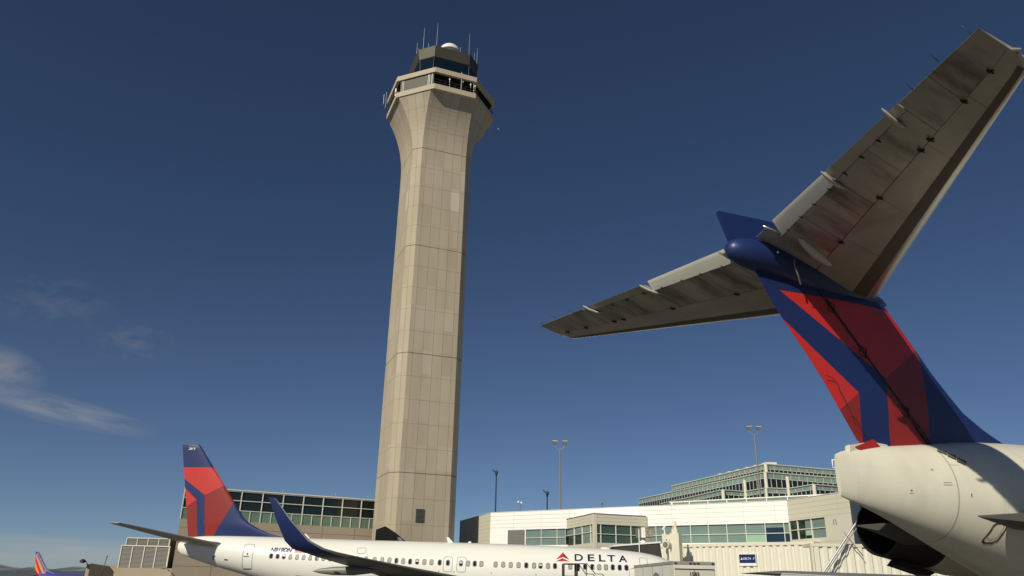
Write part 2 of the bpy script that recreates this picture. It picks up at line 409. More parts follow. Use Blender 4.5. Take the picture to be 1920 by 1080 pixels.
def ringslab(mb, ao, ai, z0, z1, slope=0.0, mi=0):
    o0, o1, i0, i1 = octo(ao), octo(ao + slope), octo(ai), octo(ai)
    for k in range(8):
        j = (k + 1) % 8
        q = [(*o0[k], z0), (*o0[j], z0), (*o1[j], z1), (*o1[k], z1), (*i0[k], z0), (*i0[j], z0), (*i1[j], z1), (*i1[k], z1)]
        mb.add(q, [(0, 1, 2, 3), (4, 7, 6, 5), (3, 2, 6, 7), (0, 4, 5, 1)], mi)
mb = MB(); ringslab(mb, 8.75, 0.1, 78.8, 79.75); mb.build('balcony_slab', m_slab, tower)
mb = MB(); ringslab(mb, 8.85, 0.1, 82.0, 82.4); ringslab(mb, 8.85, 8.5, 82.4, 82.9); mb.build('canopy_slab', m_slab, tower)
mb = MB(); ringslab(mb, 8.35, 0.1, 81.9, 81.995); mb.build('soffit_shade', m_dark, tower)  # black sheet under the canopy puts the open storey's shade into colour
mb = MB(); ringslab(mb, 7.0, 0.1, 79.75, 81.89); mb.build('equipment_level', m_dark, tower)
# solid infill panels of the open storey (front-left bay), glazing strip elsewhere
o9 = octo(8.6); m_inf = mat('grey_screen_panel', (0.085, 0.08, 0.065), 0.6, 0.2, 0.05)
kf = 7        # bay to the left of the front-facing corner
A, B = o9[kf], o9[0]; fr, L = frame(A, B)
mb = MB(); mb.box(.5, L - .25, -.12, 0, 79.76, 81.95, fr); mb.build('screen_panel', m_inf, tower)
mb = MB()

for u in (.9, 1.15, L - 1.25, L - 1.0, L - .55): mb = MB(); mb.box(u - .03, u + .03, 0.003, .05, 79.76, 81.95, fr); mb.build('screen_post', m_steel, tower)
for k in range(8):
    fr, L = frame(o9[k], o9[(k + 1) % 8]); mb = MB()
    if k != kf:
        mb.box(0, L, -.08, -.02, 80.75, 80.81, fr); mb.box(0, L, -.08, -.02, 80.25, 80.3, fr)
        for i in range(9): mb.box(L * i / 8 - .025, L * i / 8 + .025, -.08, -.02, 79.75, 80.8, fr)
        mb.build('railing', m_gapdark, tower)
# antennas standing on the balcony
def cyl(name, x, y, z0, z1, r, mt, parent, n=8):
    mb = MB(); mb.tube([(x, y, z0), (x, y, z1)], r, n); return mb.build(name, mt, parent)
fr, L = frame(o9[0], o9[1])
for u, h in ((2.6, .9), (4.55, 2.9), (4.9, 1.1), (6.3, .9), (6.85, 1.3), (7.1, .8)):
    x, y, _ = fr(u, -.15 if h < 2 else .12, 0)
    q = cyl('balcony_antenna', x, y, 79.7, 80.4 + h, .04, m_steel, tower)
    if h < 2:
        mb = MB(); mb.tube([(x, y, 80.4 + h), (x, y, 80.75 + h)], [.14, .09], 10); mb.build('antenna_head', m_whitel, q)
for kk, uu in ((6, 6.0),):
    fr2, L2 = frame(o9[kk], o9[kk + 1]); x, y, _ = fr2(uu, .05, 0)
    q = cyl('marker_light', x, y, 79.8, 81.3, .16, m_whitel, tower); mb = MB(); mb.tube([(x, y, 80.2), (x, y, 80.6)], .18, 10); mb.build('red_band', m_red, q)
# side antenna arms
for k, u, dz in ((6, 1.5, 2.6), (1, 7.0, -1.6)):
    fr2, L2 = frame(o9[k], o9[(k + 1) % 8])
    mb = MB(); mb.tube([fr2(u, 0, 79.2 + dz), fr2(u, 1.2, 79.2 + dz)], .02); mb.tube([fr2(u, .8, 77.4 + dz), fr2(u, .8, 80.8 + dz)], .025); mb.tube([fr2(u, 1.2, 78.2 + dz), fr2(u, 1.2, 80.2 + dz)], .04)
    mb.build('antenna_arm', m_steel, tower)
# cab
CABM = 6.4
def cring(a): return tower_ring(a, CABM)
def cabring(a, z): return [Vector((p.x, p.y, z)) for p in cring(a)]
off_ = Vector((cos(TPHI), sin(TPHI))) * .35
def cabring(a, z): return [Vector((p.x + off_.x, p.y + off_.y, z)) for p in cring(a)]
m_fascia = mat('cab_fascia', (0.065, 0.06, 0.045), 0.55, 0.2, 0.06)
mb = MB(); mb.loft([cabring(4.7, 82.3), cabring(4.75, 83.6)], 0, False); mb.build('cab_base', m_fascia, tower)
m_cabglass = mat('cab_glass', (0.004, 0.012, 0.022), 0.05, 0, 0.1, 0.5)
mb = MB(); mb.loft([cabring(4.72, 83.6), cabring(5.2, 87.7)], 0, False); cg = mb.build('cab_glazing', m_cabglass, tower)
mb = MB()
for p, q in zip(cabring(4.76, 0), cabring(5.24, 0)):
    mb = MB(); mb.tube([(p.x, p.y, 83.6), (q.x, q.y, 87.7)], .07, 6); mb.build('glazing_post', m_fascia, cg)
mb = MB(); mb.loft([cabring(5.2, 87.7), cabring(5.32, 87.8), cabring(5.6, 89.85), cabring(5.4, 90.0)], 0, False); mb.build('cab_fascia', m_fascia, tower)
mb = MB(); pr = [(0, 2.4)] + [(2.4 * sin(radians(t)), 2.4 * cos(radians(t))) for t in range(10, 91, 10)]
mb.tube([(1.2, .3, 90.0), (1.2, .3, 93.4)], 1.5, 24, cap=False)
mb.loft([[(r_ * .80 * cos(2 * pi * k / 24) + 1.2, r_ * .80 * sin(2 * pi * k / 24) + .3, 93.4 + h_ * .68) for k in range(24)] for r_, h_ in [(max(r_, .02), h_) for r_, h_ in pr] + []], 0, True)
mb.build('radome', mat('radome_white', (0.75, 0.75, 0.74), 0.4), tower)
oc = [Vector((p.x, p.y)) for p in cabring(5.3, 0)]
def onedge(k, t): return oc[k].lerp(oc[(k + 1) % 8], t)
for k, t, h in ((7, .2, 4.6), (0, .04, 4.9), (0, .72, 1.2), (0, .97, 4.6), (1, .95, 3.6), (1, .6, 1.8), (6, .6, 3.4), (6, .8, 1.3), (7, .55, 1.0)):
    p = onedge(k, t); mb = MB(); mb.tube([(p.x, p.y, 89.6), (p.x, p.y, 90 + h * .55), (p.x, p.y, 90 + h)], [.035, .03, .015], 6)
    mb.build('roof_antenna', m_steel, tower)
# louvre near the base, on the main front face
n_ = Vector((sin(TPHI), -cos(TPHI))); d_ = Vector((cos(TPHI), sin(TPHI))); a0 = a_of(0)
def tf(u, w, z): q = n_ * (a0 + w) + d_ * u; return (q.x, q.y, z)
mb = MB(); lx = -.45
mb.box(lx - .64, lx + .64, .0, .05, 10.32, 12.18, tf); lo = mb.build('louvre_frame', m_louvre, tower)
mb = MB(); mb.box(lx - .58, lx + .58, .061, .065, 10.38, 12.12, tf, 0)
for i in range(11): z = 10.42 + i * .155; mb.box(lx - .58, lx + .58, .066, .13, z, z + .06, tf, 1)
mb.build('louvre_blades', [m_gapdark, mat('louvre_blade_dark', (.14, .135, .12), .6)], lo)

# dark peaked shed at the tower foot, shaped after the dark patch on its corner
wedge = empty('dark_wedge', (-17.1, 106.0, 0), 0, 'low black peaked shed in front of the tower foot, peak showing over the airliner', 'wedge')
mb = MB(); fr = lambda a, b, c: (a, c, b)
mb.prism([(0, 0), (6.2, 0), (6.2, 5.2), (3.56, 7.78), (2.46, 8.62), (1.15, 9.36), (0, 8.91)], 0, 1.4, fr); mb.build('peaked_face', m_dark, wedge)

# ================================================================== tan terminal building behind the first airliner
T0, T1 = (-44.35, 109.77), (-17.6, 124.22)
fr, L = frame(T0, T1)
tan_b = empty('tan_terminal', (0, 0, 0), 0, 'long tan concrete terminal with dark glass bands, left of the control tower', 'building')
mb = MB(); pl = lambda a, b, c: fr(a, b, c)
mb.prism([(0, 0), (L, 0), (L, -20), (4.2, -20)], 0, 10.05, pl); mb.prism([(0.06, -.25), (L, -.25), (L, -20), (4.2, -20)], 10.052, 14.2, pl)
tw = mb.build('wall', m_tan, tan_b)
mb = MB(); mb.box(0, L, -.24, .05, 14.2, 14.36, fr); mb.build('parapet_cap', m_mull, tan_b)
mb = MB()
for z in (1.8, 4.0, 6.2, 8.95): mb.box(0, L, 0, .012, z, z + .05, fr)
for i in range(1, 6): u = i * 4.9; mb.box(u, u + .05, 0, .013, 0, 10.0, fr)
mb.build('wall_joints', m_line, tw)
us = [1.75 + 2.94 * i for i in range(0, 10)]
us = [0.0] + us + [L]
for a, b in zip(us, us[1:]):
    if b - a < .3: continue
    mb = MB(); mb.box(a, b, -.2, -.16, 10.05, 14.2, fr, 0)
    for z in (11.52, 12.87, 14.12): mb.box(a, b, -.16, -.02, z - .05, z + .05, fr, 1)
    mb.box(a, b, -.155, -.10, 10.05, 11.47, fr, 2)
    mb.box(a - .06, a + .06, -.16, .0, 10.06, 14.2, fr, 1)
    if b - a > 2: mb.box((a + b) / 2 - .045, (a + b) / 2 + .045, -.1, -.01, 10.06, 11.47, fr, 1)
    mb.build('window_bay', [m_glassd, m_mull, m_glassg], tan_b)
for u in (2.5, 13.5, 21.4, 26.5): mb = MB(); mb.tube([fr(u, -1, 14.2), fr(u, -1, 15.1)], .03, 6); mb.build('lightning_rod', m_steel, tan_b)
# floodlight on the building's left corner
fl = empty('floodlight', (-44.9, 109.2, 3.1), 0.2, 'small floodlight on an arm at the corner of the tan terminal', 'lamp')
mb = MB(); mb.tube([(0.6, .5, .2), (-.1, 0, .55), (-.5, -.2, .45)], .05); mb.build('arm', m_steel, fl)
mb = MB(); mb.loft([[( .1 + s * .3, -.3 + t * .28, .5 - s * .3 + dz) for s, t in ((-1, -1), (1, -1), (1, 1), (-1, 1))] for dz in (0, .16)], 0, False); mb.build('lamp_head', m_steel, fl)

# ================================================================== louvred plant box and low block, far left
ang = .14
lb = empty('louvred_plant_house', (-55.85, 120.02, 0), ang, 'two-tier grey louvred ventilation box on a tan base, left of the tan terminal', 'plant house')
mb = MB(); mb.box(-.7, 8.0, -.6, 6, 0, 3.8); mb.build('base_wall', m_tan, lb)
mb = MB(); mb.box(-.35, 6.3, -.3, 5.6, 3.8, 6.85); mb.box(0, 6.0, .3, 5.2, 6.85, 7.95); mb.build('casing', m_gapdark, lb)  # near-black casing; shade of the right side is put into its colour
for x0, x1 in ((-.35, 1.2), (1.2, 2.85), (2.85, 4.5), (4.5, 6.3)):
    mb = MB()
    for i in range(17): z = 3.85 + i * .175; mb.add([(x0, -.32, z + .10), (x1, -.32, z + .10), (x1, -.42, z), (x0, -.42, z)], [(0, 1, 2, 3)], 0); mb.add([(x0, -.33, z + .16), (x1, -.33, z + .16), (x1, -.42, z + .0), (x0, -.42, z + .0)], [(3, 2, 1, 0)], 0)
    mb.box(x0 - .05, x0 + .07, -.47, -.3, 3.8, 6.85, None, 1); mb.box(x0, x1, -.47, -.3, 6.75, 6.88, None, 1)
    mb.build('louvre_panel', [m_louvre, m_mull], lb)
for x0, x1 in ((0, 1.5), (1.5, 3.0), (3.0, 4.5), (4.5, 6.0)):
    mb = MB()
    for i in range(6): z = 6.9 + i * .17; mb.add([(x0, .28, z + .16), (x1, .28, z + .16), (x1, .18, z), (x0, .18, z)], [(3, 2, 1, 0)], 0)
    mb.box(x0 - .04, x0 + .06, .13, .3, 6.89, 7.95, None, 1); mb.box(x0, x1, .13, .3, 7.86, 7.98, None, 1)
    mb.build('louvre_panel', [m_louvre, m_mull], lb)
mb = MB(); mb.box(6.24, 6.4, -.47, -.3, 3.8, 6.88); mb.box(5.96, 6.1, .13, .3, 6.89, 7.98); mb.build('corner_post', m_mull, lb)
lw = empty('low_annex', (-84.84, 169.09, 0), 0.2, 'low tan block with a dark brown shadow shape at the far left horizon', 'building')
mb = MB(); mb.box(-.9, 34, 0, 12, 0, 4.9); mb.build('wall', m_tan, lw)
mb = MB(); mb.prism([(0, 0), (8, 0), (8, .2), (3.4, 4.6), (0, 5.05)], -.9, -.02, lambda a, b, c: (a, c, b)); mb.build('shadow_shape', mat('shadow_brown_wall', (0.06, 0.05, 0.04), .9), lw)  # slanting shadow on the wall, built as a dark brown block
mb = MB(); mb.tube([(-.5, -.5, 4.6), (-1.0, -.8, 5.5), (-1.6, -.9, 5.6)], .08); mb.build('lamp_arm', m_black, lw)
mb = MB(); mb.loft([[(-1.55 + r_ * cos(2 * pi * k / 12), -.9 + r_ * sin(2 * pi * k / 12), z) for k in range(12)] for r_, z in ((.15, 5.85), (.55, 5.6), (.6, 5.3), (.3, 5.1))], 0, True); mb.build('lamp_head', m_black, lw)
q = empty('mast', (-77.6, 160, 0), 0, 'thin dark mast leaning slightly beside the low tan block', 'mast'); mb = MB(); mb.tube([(-.7, 0, 0), (0, 0, 6.1)], .07, 6); mb.build('pole', m_navypole, q); mb = MB(); mb.tube([(0, 0, 6.1), (.12, 0, 6.35)], .1, 6); mb.build('tip', m_navypole, q)

# ================================================================== white concourse
conc = empty('white_concourse', (0, 0, 0), 0, 'long white panelled concourse with a band of teal windows, right of the tower', 'building')
L0, L1, L2, R1, R2 = (-7.62, 130.73), (-4.44, 122.16), (-2.35, 113.93), (31.57, 90.28), (34.5, 80.54)
m_pjoint = mat('panel_joint_grey', (0.36, 0.35, 0.31), 0.7)
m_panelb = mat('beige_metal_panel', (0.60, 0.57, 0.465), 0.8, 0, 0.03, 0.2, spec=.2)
def panel_wall(name, P0, P1, z0, z1, parent, wins=None, wz=(7.55, 9.6), joints=(), mt=None, hj=0.52, m0=0, m1=0):
    fr, L = frame(P0, P1); mb = MB(); mt = mt or m_panel
    class _M:
        def box(s_, a, b, w0, w1, za, zb, f): mb.prism([(a, w1), (b, w1), (b - (m1 if b == L else 0), w0), (a + (m0 if a == 0 else 0), w0)], za, zb, lambda p, q, r: f(p, q, r))
    mm_ = _M()
    if wins:
        a, b = wins
        mm_.box(0, L, -.4, 0, wz[1], z1, fr); mm_.box(0, L, -.4, 0, z0, wz[0], fr)
        if a > 0: mm_.box(0, a, -.4, 0, wz[0], wz[1], fr)
        if b < L: mm_.box(b, L, -.4, 0, wz[0], wz[1], fr)
    else: mm_.box(0, L, -.4, 0, z0, z1, fr)
    w = mb.build(name, mt, parent)
    mb = MB(); z = z1 - hj
    while z > z0 + .2:
        if wins and wz[0] - .05 < z < wz[1] + .05: z -= hj; continue
        mb.box(0, L, 0, .006, z - .014, z + .014, fr); z -= hj
    for u in joints: mb.box(u - .012, u + .012, 0, .009, (wz[1] if wins else z0), z1 - .02, fr)
    mb.build('panel_joints', m_pjoint, w)
    return fr, L, w
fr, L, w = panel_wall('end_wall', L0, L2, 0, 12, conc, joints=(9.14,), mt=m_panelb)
frW, LW, w2 = panel_wall('main_wall', L2, R1, 0, 12, conc, (6.0, LW_ if (LW_ := 41.35) else 0), joints=(4.0, 8.45, 12.9, 17.4, 22.9, 27.4, 31.85, 36.3, 39.9))
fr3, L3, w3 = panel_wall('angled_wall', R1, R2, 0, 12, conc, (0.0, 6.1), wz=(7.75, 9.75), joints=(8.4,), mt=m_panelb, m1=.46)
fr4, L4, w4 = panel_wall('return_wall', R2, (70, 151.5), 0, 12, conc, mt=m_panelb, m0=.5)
mb = MB(); mb.add([(*p, 11.9) for p in (L0, L2, R1, R2, (70, 151.5), (30, 170))], [(0, 1, 2, 3, 4, 5)]); mb.build('roof', m_panel, conc)
mb = MB()
for P, Q in ((L0, L2), (L2, R1), (R1, R2), (R2, (70, 151.5))):
    f_, l_ = frame(P, Q); mb.box(0, l_, -.3, .05, 12.0, 12.06, f_)
mb.build('roof_edge', m_mull, conc)
# grey louvre strip below the panels at the left
mb = MB()
for i in range(26): z = 4.6 + i * .19; mb.box(3.05, 5.85, .01, .05, z, z + .1, frW, 0)
mb.box(3.05, 5.85, .003, .012, 4.5, 9.6, frW, 1)
mb.build('louvre_panel', [m_louvre, mat('louvre_back', (.2, .2, .19))], conc)
def window(fr, a, b, z0, zm, z1, parent, top=None, bot=None, fw=.035):
    mb = MB()
    mb.box(a, b, -.16, -.12, z0, zm, fr, 2); mb.box(a, b, -.16, -.12, zm, z1, fr, 1)
    mb.box(a - fw, a + fw, -.12, .02, z0, z1, fr, 0); mb.box(a + fw, b - fw, -.12, .015, zm - .03, zm + .03, fr, 0)
    mb.box(a + fw, b - fw, -.12, .01, z1 - .05, z1, fr, 3); mb.box(b - .02, b + .02, -.12, 0, z0, z1, fr, 0)
    return mb.build('window', [m_mull, top or m_glasst, bot or m_glasst, m_gapdark], parent)
u = 6.0; mm = [6.0, 8.5, 10.98, 12.26]
for a, b in zip(mm, mm[1:]): window(frW, a, b, 7.55, 8.5, 9.6, conc)
mm = [22.95] + [25.19 + 2.24 * i for i in range(7)] + [40.75, 41.33]
for i, (a, b) in enumerate(zip(mm, mm[1:])):
    top, bot = None, None
    if i == 6: bot = m_glassl
    if i == 7: bot = m_glassn
    if i == 8: bot = m_glassn
    w_ = window(frW, a, b, 7.55, 8.5, 9.6, conc, top, bot)
    if i == 7:
        q = MB(); q.box(a + .06, b - .06, -.119, -.112, 8.55, 9.12, frW); q.build('drawn_blind', m_glassn, w_)
for i, (a, b) in enumerate(((0.03, 1.44), (1.44, 3.8), (3.8, 6.1))):
    w_ = window(fr3, a, b, 7.75, 8.75, 9.75, conc, m_glassd if i == 0 else None, m_glassd if i == 0 else None)
    if i == 1:
        q = MB(); q.box(a + .06, a + 1.2, -.119, -.112, 8.85, 9.65, fr3); q.box(a + .06, a + 1.1, -.119, -.112, 7.8, 8.65, fr3); q.box(a + 1.2, b - .06, -.119, -.112, 7.8, 8.1, fr3); q.build('dark_pane', m_glassd, w_)  # dark glass sheets over parts of the pane
        q = MB(); q.box(a + 1.2, b - .06, -.119, -.112, 8.1, 8.65, fr3); q.build('pale_pane', m_glassl, w_)  # pale green sheet over part of the pane
# projecting bay
bay_p = [(7.74, 107.33), (10.45, 97.39), (17.21, 99.92)]
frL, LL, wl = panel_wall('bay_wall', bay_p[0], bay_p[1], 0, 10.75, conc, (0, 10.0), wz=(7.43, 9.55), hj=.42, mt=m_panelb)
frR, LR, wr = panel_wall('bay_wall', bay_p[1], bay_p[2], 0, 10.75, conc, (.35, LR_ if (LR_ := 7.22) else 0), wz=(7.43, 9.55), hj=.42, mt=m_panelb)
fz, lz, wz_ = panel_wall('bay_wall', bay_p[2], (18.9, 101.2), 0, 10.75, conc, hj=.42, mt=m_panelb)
mb = MB(); mb.add([(*p, 10.7) for p in bay_p + [(18.9, 101.2), (9.5, 107.0)]], [(0, 1, 2, 3, 4)]); mb.build('bay_roof', m_panel, conc)
mb = MB()
for f_, l_ in ((frL, LL), (frR, LR)): mb.box(0, l_, -.3, .06, 10.75, 10.83, f_)
mb.build('bay_roof_edge', m_louvre, conc)
for i, (a, b) in enumerate(((0.05, 3.28), (3.28, 6.17), (6.17, 9.1), (9.1, 9.95))): window(frL, a, b, 7.43, 8.67, 9.55, conc, m_glasst if i else m_glasst, m_glassd if i < 2 else m_glasst)
m_glassb = mat('bay_glass', (0.045, 0.085, 0.07), 0.1, 0, 0.35, 0.6)
for a, b in ((.37, .95), (.95, 3.0), (3.0, 5.07), (5.07, 7.15)): window(frR, a, b, 7.43, 8.45, 9.55, conc, m_glassb, m_glassb)
# clerestory set back on the concourse roof
c0, c1 = (22.05, 108.25), (39.2, 94.9)
cl = empty('roof_clerestory', (0, 0, 0), 0, 'low green glazed clerestory with a white top rail, set back on the white concourse roof', 'clerestory')
f5, l5 = frame(c0, c1); mb = MB(); mb.box(0, l5, -3, 0, 11.9, 13.3, f5, 0); mb.build('glazing', m_glasst, cl)
mb = MB(); mb.box(-.1, l5, -3, .08, 13.3, 13.44, f5); mb.build('top_rail', m_mull, cl)
for i in range(9): mb = MB(); a = .1 + i * 2.62; mb.box(a, a + (.25 if i == 0 else .12), .003, .06, 11.9, 13.3, f5); mb.build('mullion', m_mull, cl)

# ================================================================== far office block with stepped green glass floors
off = empty('green_glass_office', (0, 0, 0), 0, 'stepped green glass office block rising behind the white concourse', 'building')
m_spand = mat('spandrel_green', (0.215, 0.305, 0.27), 0.35, 0, 0.12, 0.1)
m_officeg = mat('office_dark_glass', (0.012, 0.022, 0.03), 0.25, 0, 0.3, 0.2, spec=.3)
def tier(P, Q, bands, step, cap, parent, cols=True, z0=20):
    """bands: (z top, z bottom, material, mullion step)"""
    fr, L = frame(P, Q)
    for zt, zb, mt, st in bands:
        mb = MB(); mb.box(0, L, -.4, 0, zb, zt, fr, 0)
        n = int(L / st)
        for i in range(n + 1):
            a = i * st; hw = .07 if mt is m_spand else .12; mb.box(a - hw, a + hw, .0, .04, zb, zt, fr, 1)
        mb.build('window_band' if mt is m_officeg else 'spandrel_band', [mt, m_mull], parent)
    mb = MB()
    for zt, zb, mt, st in bands: mb.box(0, L, .0, .2, zt - .10, zt + .08, fr)
    mb.box(-.1, L, -1.2, .45, cap, cap + .3, fr); mb.build('floor_edge', mat('office_edge_white', (.62, .60, .50), .6), parent)
T1l, T1c, T1r = (87.25, 422.0), (110.85, 338.67), (146.84, 352.2); far = (185, 366.5)
T1L, T1F = (T1l, T1c), (T1c, far)
tier(T1l, T1c, ((53.6, 51.7, m_spand, 4.4), (51.7, 50.3, m_officeg, 2.3)), 1.95, 53.7, off)
tier(T1c, far, ((53.6, 51.7, m_spand, 4.4), (51.7, 50.3, m_officeg, 2.3)), 1.95, 53.7, off)
k2l, k2c, k2r = (74.2, 451.5), (109.0, 334.6), (184, 362.6)
tier(k2l, k2c, ((49.6, 47.3, m_spand, 4.4), (47.3, 38.0, m_officeg, 2.75)), 2.15, 49.7, off)
tier(k2c, k2r, ((49.6, 47.3, m_spand, 4.4), (47.3, 38.0, m_officeg, 2.75)), 2.15, 49.7, off)
mb = MB(); mb.add([(*p, 53.85) for p in (T1l, T1c, far, (170, 450))], [(0, 1, 2, 3)]); mb.add([(*p, 49.8) for p in (k2l, k2c, k2r, (180, 470))], [(0, 1, 2, 3)]); mb.build('roof', m_mull, off)
tp = [(77.6, 403.8), (92.2, 340.9), (103.2, 345.5), (107.7, 331.4), (117.3, 332.2), (122.3, 317.0), (170, 336)]
for a, b in zip(tp, tp[1:]): tier(a, b, ((42.6, 40.9, m_spand, 4.6), (40.9, 30.0, m_officeg, 2.75)), 2, 42.7, off)
mb = MB(); mb.add([(*p, 42.8) for p in tp + [(170, 357), (109.3, 334.9), (78, 432)]], [list(range(len(tp) + 3))]); mb.build('terrace', m_mull, off)
mb = MB(); mb.prism(tp + [(175, 420), (90, 480)], 0, 29.9, lambda a, b, c: (a, b, c)); mb.build('lower_floors', m_spand, off)
for (x, y), z0, z1, r in ((T1c, 50, 53.6, .75), (k2c, 30, 49.6, .75), (tp[1], 30, 42.6, .8), (tp[3], 30, 42.6, .6), (tp[5], 30, 42.6, .8), (tp[2], 38, 47.7, .7), (tp[4], 38, 47.7, .7)):
    mb = MB(); mb.tube([(x, y - .3, z0), (x, y - .3, z1)], r, 12); mb.build('column', m_beige, off)
mb = MB()
for t in (.55, .64, .73, .82, .9, .97):
    x, y = lerp(T1l[0], T1c[0], t), lerp(T1l[1], T1c[1], t); mb.box(x + 1, x + 5.5, y + 2, y + 8, 54.0, 54.9)
mb.box(T1c[0] + 1, T1c[0] + 6, T1c[1] + 3, T1c[1] + 8, 54.0, 55.1); mb.build('roof_hatch', m_beige, off)
ld = empty('roof_ladder', (0, 0, 0), 0, 'white tubular access ladder at the right end of the green glass office roof', 'ladder')
mb = MB()
for dx in (0, 1.6, 3.0): mb.tube([(143.6 + dx, 347.5, 46.5 if dx else 54), (143.6 + dx, 347.5, 57.7)], .22, 6)
mb.tube([(143.6, 347.5, 57.6), (146.6, 347.5, 57.6)], .2, 6); mb.tube([(143.6, 347.5, 54.2), (145.2, 347.5, 54.2)], .18, 6); mb.build('rails', mat('bright_white_steel', (.85, .85, .85)), ld)

# ================================================================== lamp masts
def double_lamp(x, y, h, label):
    o = empty('mast_light', (x, y, 0), 0, label, 'light mast', 'tall apron light masts')
    mb = MB(); mb.tube([(0, 0, 0), (0, 0, h * .5), (0, 0, h - 1.4)], [.26, .19, .12], 10); mb.build('pole', m_pole, o)
    mb = MB(); mb.tube([(0, 0, h - 1.4), (-.75, 0, h - 1.0), (-.95, 0, h - .6)], .045, 6); mb.tube([(0, 0, h - 1.4), (.6, 0, h - 1.0), (.8, 0, h - .6)], .045, 6); mb.build('bracket', m_steel, o)
    for s in (-1, 1):
        mb = MB(); cx = s * .85
        mb.loft([[(cx + a * w_, b * w_ * .8, z) for a, b in ((-1, -1), (1, -1), (1, 1), (-1, 1))] for w_, z in ((.22, h - .5), (.36, h - .1), (.4, h), (.4, h + .08))], 0, False)
        hd = mb.build('lamp_head', mat('lamp_housing', (.17, .16, .13), .6, .2), o)
        mb = MB(); mb.box(cx - .43, cx + .43, -.35, .35, h + .083, h + .14); mb.build('visor', m_whitel, hd)
    return o
double_lamp(8.88, 135.0, 25.9, 'tall grey twin-headed light mast right of the control tower')
double_lamp(43.82, 138.31, 29.8, 'tall grey twin-headed light mast in front of the green glass office')
def single_lamp(x, y, h, label):
    o = empty('lamp_post', (x, y, 0), 0, label, 'lamp post', 'navy lamp posts behind the concourse')
    mb = MB(); mb.tube([(0, 0, 0), (0, 0, h - .6)], [.22, .15], 8); mb.build('pole', m_navypole, o)
    mb = MB(); mb.loft([[(r_ * cos(2 * pi * k / 12) + dx, r_ * sin(2 * pi * k / 12), z) for k in range(12)] for r_, z, dx in ((.2, h - 1.2, 0), (.32, h - .8, 0), (.4, h - .3, .05), (.3, h, 0), (.1, h + .12, 0))], 0, True); mb.build('lamp_head', m_navypole, o)
    mb = MB(); mb.tube([(-.3, 0, h - .3), (-1.1, 0, h + .35)], .12, 6); mb.build('arm', m_navypole, o)
    return o
single_lamp(-2.96, 200.17, 29.6, 'taller dark navy lamp post close to the right of the control tower')
single_lamp(9.48, 191.42, 23.8, 'shorter dark navy lamp post left of the twin-headed mast')
def flood(x, y, h, label, two):
    o = empty('floodlight_post', (x, y, 0), 0, label, 'floodlight')
    mb = MB(); mb.tube([(0, 0, 0), (0, 0, h)], .1, 6); mb.build('pole', m_pole, o)
    for dx, dz in (((0, .15), (0, -.55)) if two else ((-.35, .3), (.25, .15))):
        mb = MB(); mb.loft([[(dx + r_ * cos(2 * pi * k / 10), -.1 - yy, h + dz + r_ * sin(2 * pi * k / 10)) for k in range(10)] for r_, yy in ((.09, -.2), (.18, .1), (.19, .14))], 0, True); mb.build('lamp_head', m_whitel, o)
flood(2.45, 157.49, 17.6, 'short post with two bright round floodlights over the concourse roof edge', False)
flood(18.48, 156.25, 17.9, 'thin post with two floodlights stacked one above the other over the concourse', True)

# ================================================================== jet bridge with corrugated sides
def corr_wall(name, P, Q, z0, z1, pitch, depth, parent, mt):
    fr, L = frame(P, Q); mb = MB(); u = 0; prof = []
    while u < L:
        prof += [(u, 0), (u + pitch * .18, 0), (u + pitch * .34, depth), (u + pitch * .78, depth), (u + pitch * .94, 0)]; u += pitch
    prof = [(min(a, L), b) for a, b in prof] + [(L, 0)]
    vs = [fr(a, b, z0) for a, b in prof] + [fr(a, b, z1) for a, b in prof]; n = len(prof)
    mb.add(vs, [(i, i + 1, i + 1 + n, i + n) for i in range(n - 1)]); mb.box(0, L, -.5, -.02, z0, z1, fr)
    return mb.build(name, mt, parent, recalc=False), fr, L
m_corr = mat('corrugated_cream', (0.72, 0.69, 0.59), 0.5, 0, 0.05, 0.8, stretch=(1, 1, .2))
jb = empty('jet_bridge', (0, 0, 0), 0, 'cream corrugated passenger jet bridge with a blue airline sign, along the white concourse', 'jet bridge')
JA, JB_ = (18.42, 97.04), (31.76, 84.31)
w, frJ, LJ = corr_wall('corrugated_side', JA, JB_, 2.6, 6.98, .81, .17, jb, m_corr)
mb = MB(); mb.box(-.1, LJ + .15, -2.4, .2, 6.98, 7.3, frJ); mb.build('roof', m_beige, jb)
mb = MB(); mb.box(0, LJ, -2.2, .16, 2.3, 2.6, frJ); mb.build('floor_beam', m_beige, jb)
mb = MB(); mb.box(LJ - .25, LJ + .14, -.3, .19, 2.3, 6.97, frJ); mb.build('end_post', m_beige, jb)
w, frK, LK = corr_wall('corrugated_side', (28.9, 77.3), (43, 76.37), 2.6, 6.42, .80, .17, jb, m_corr)
mb = MB(); mb.box(-.1, LK, -2.4, .2, 6.42, 6.7, frK); mb.box(-.12, .12, -.3, .21, 2.4, 6.41, frK); mb.build('roof', m_beige, jb)
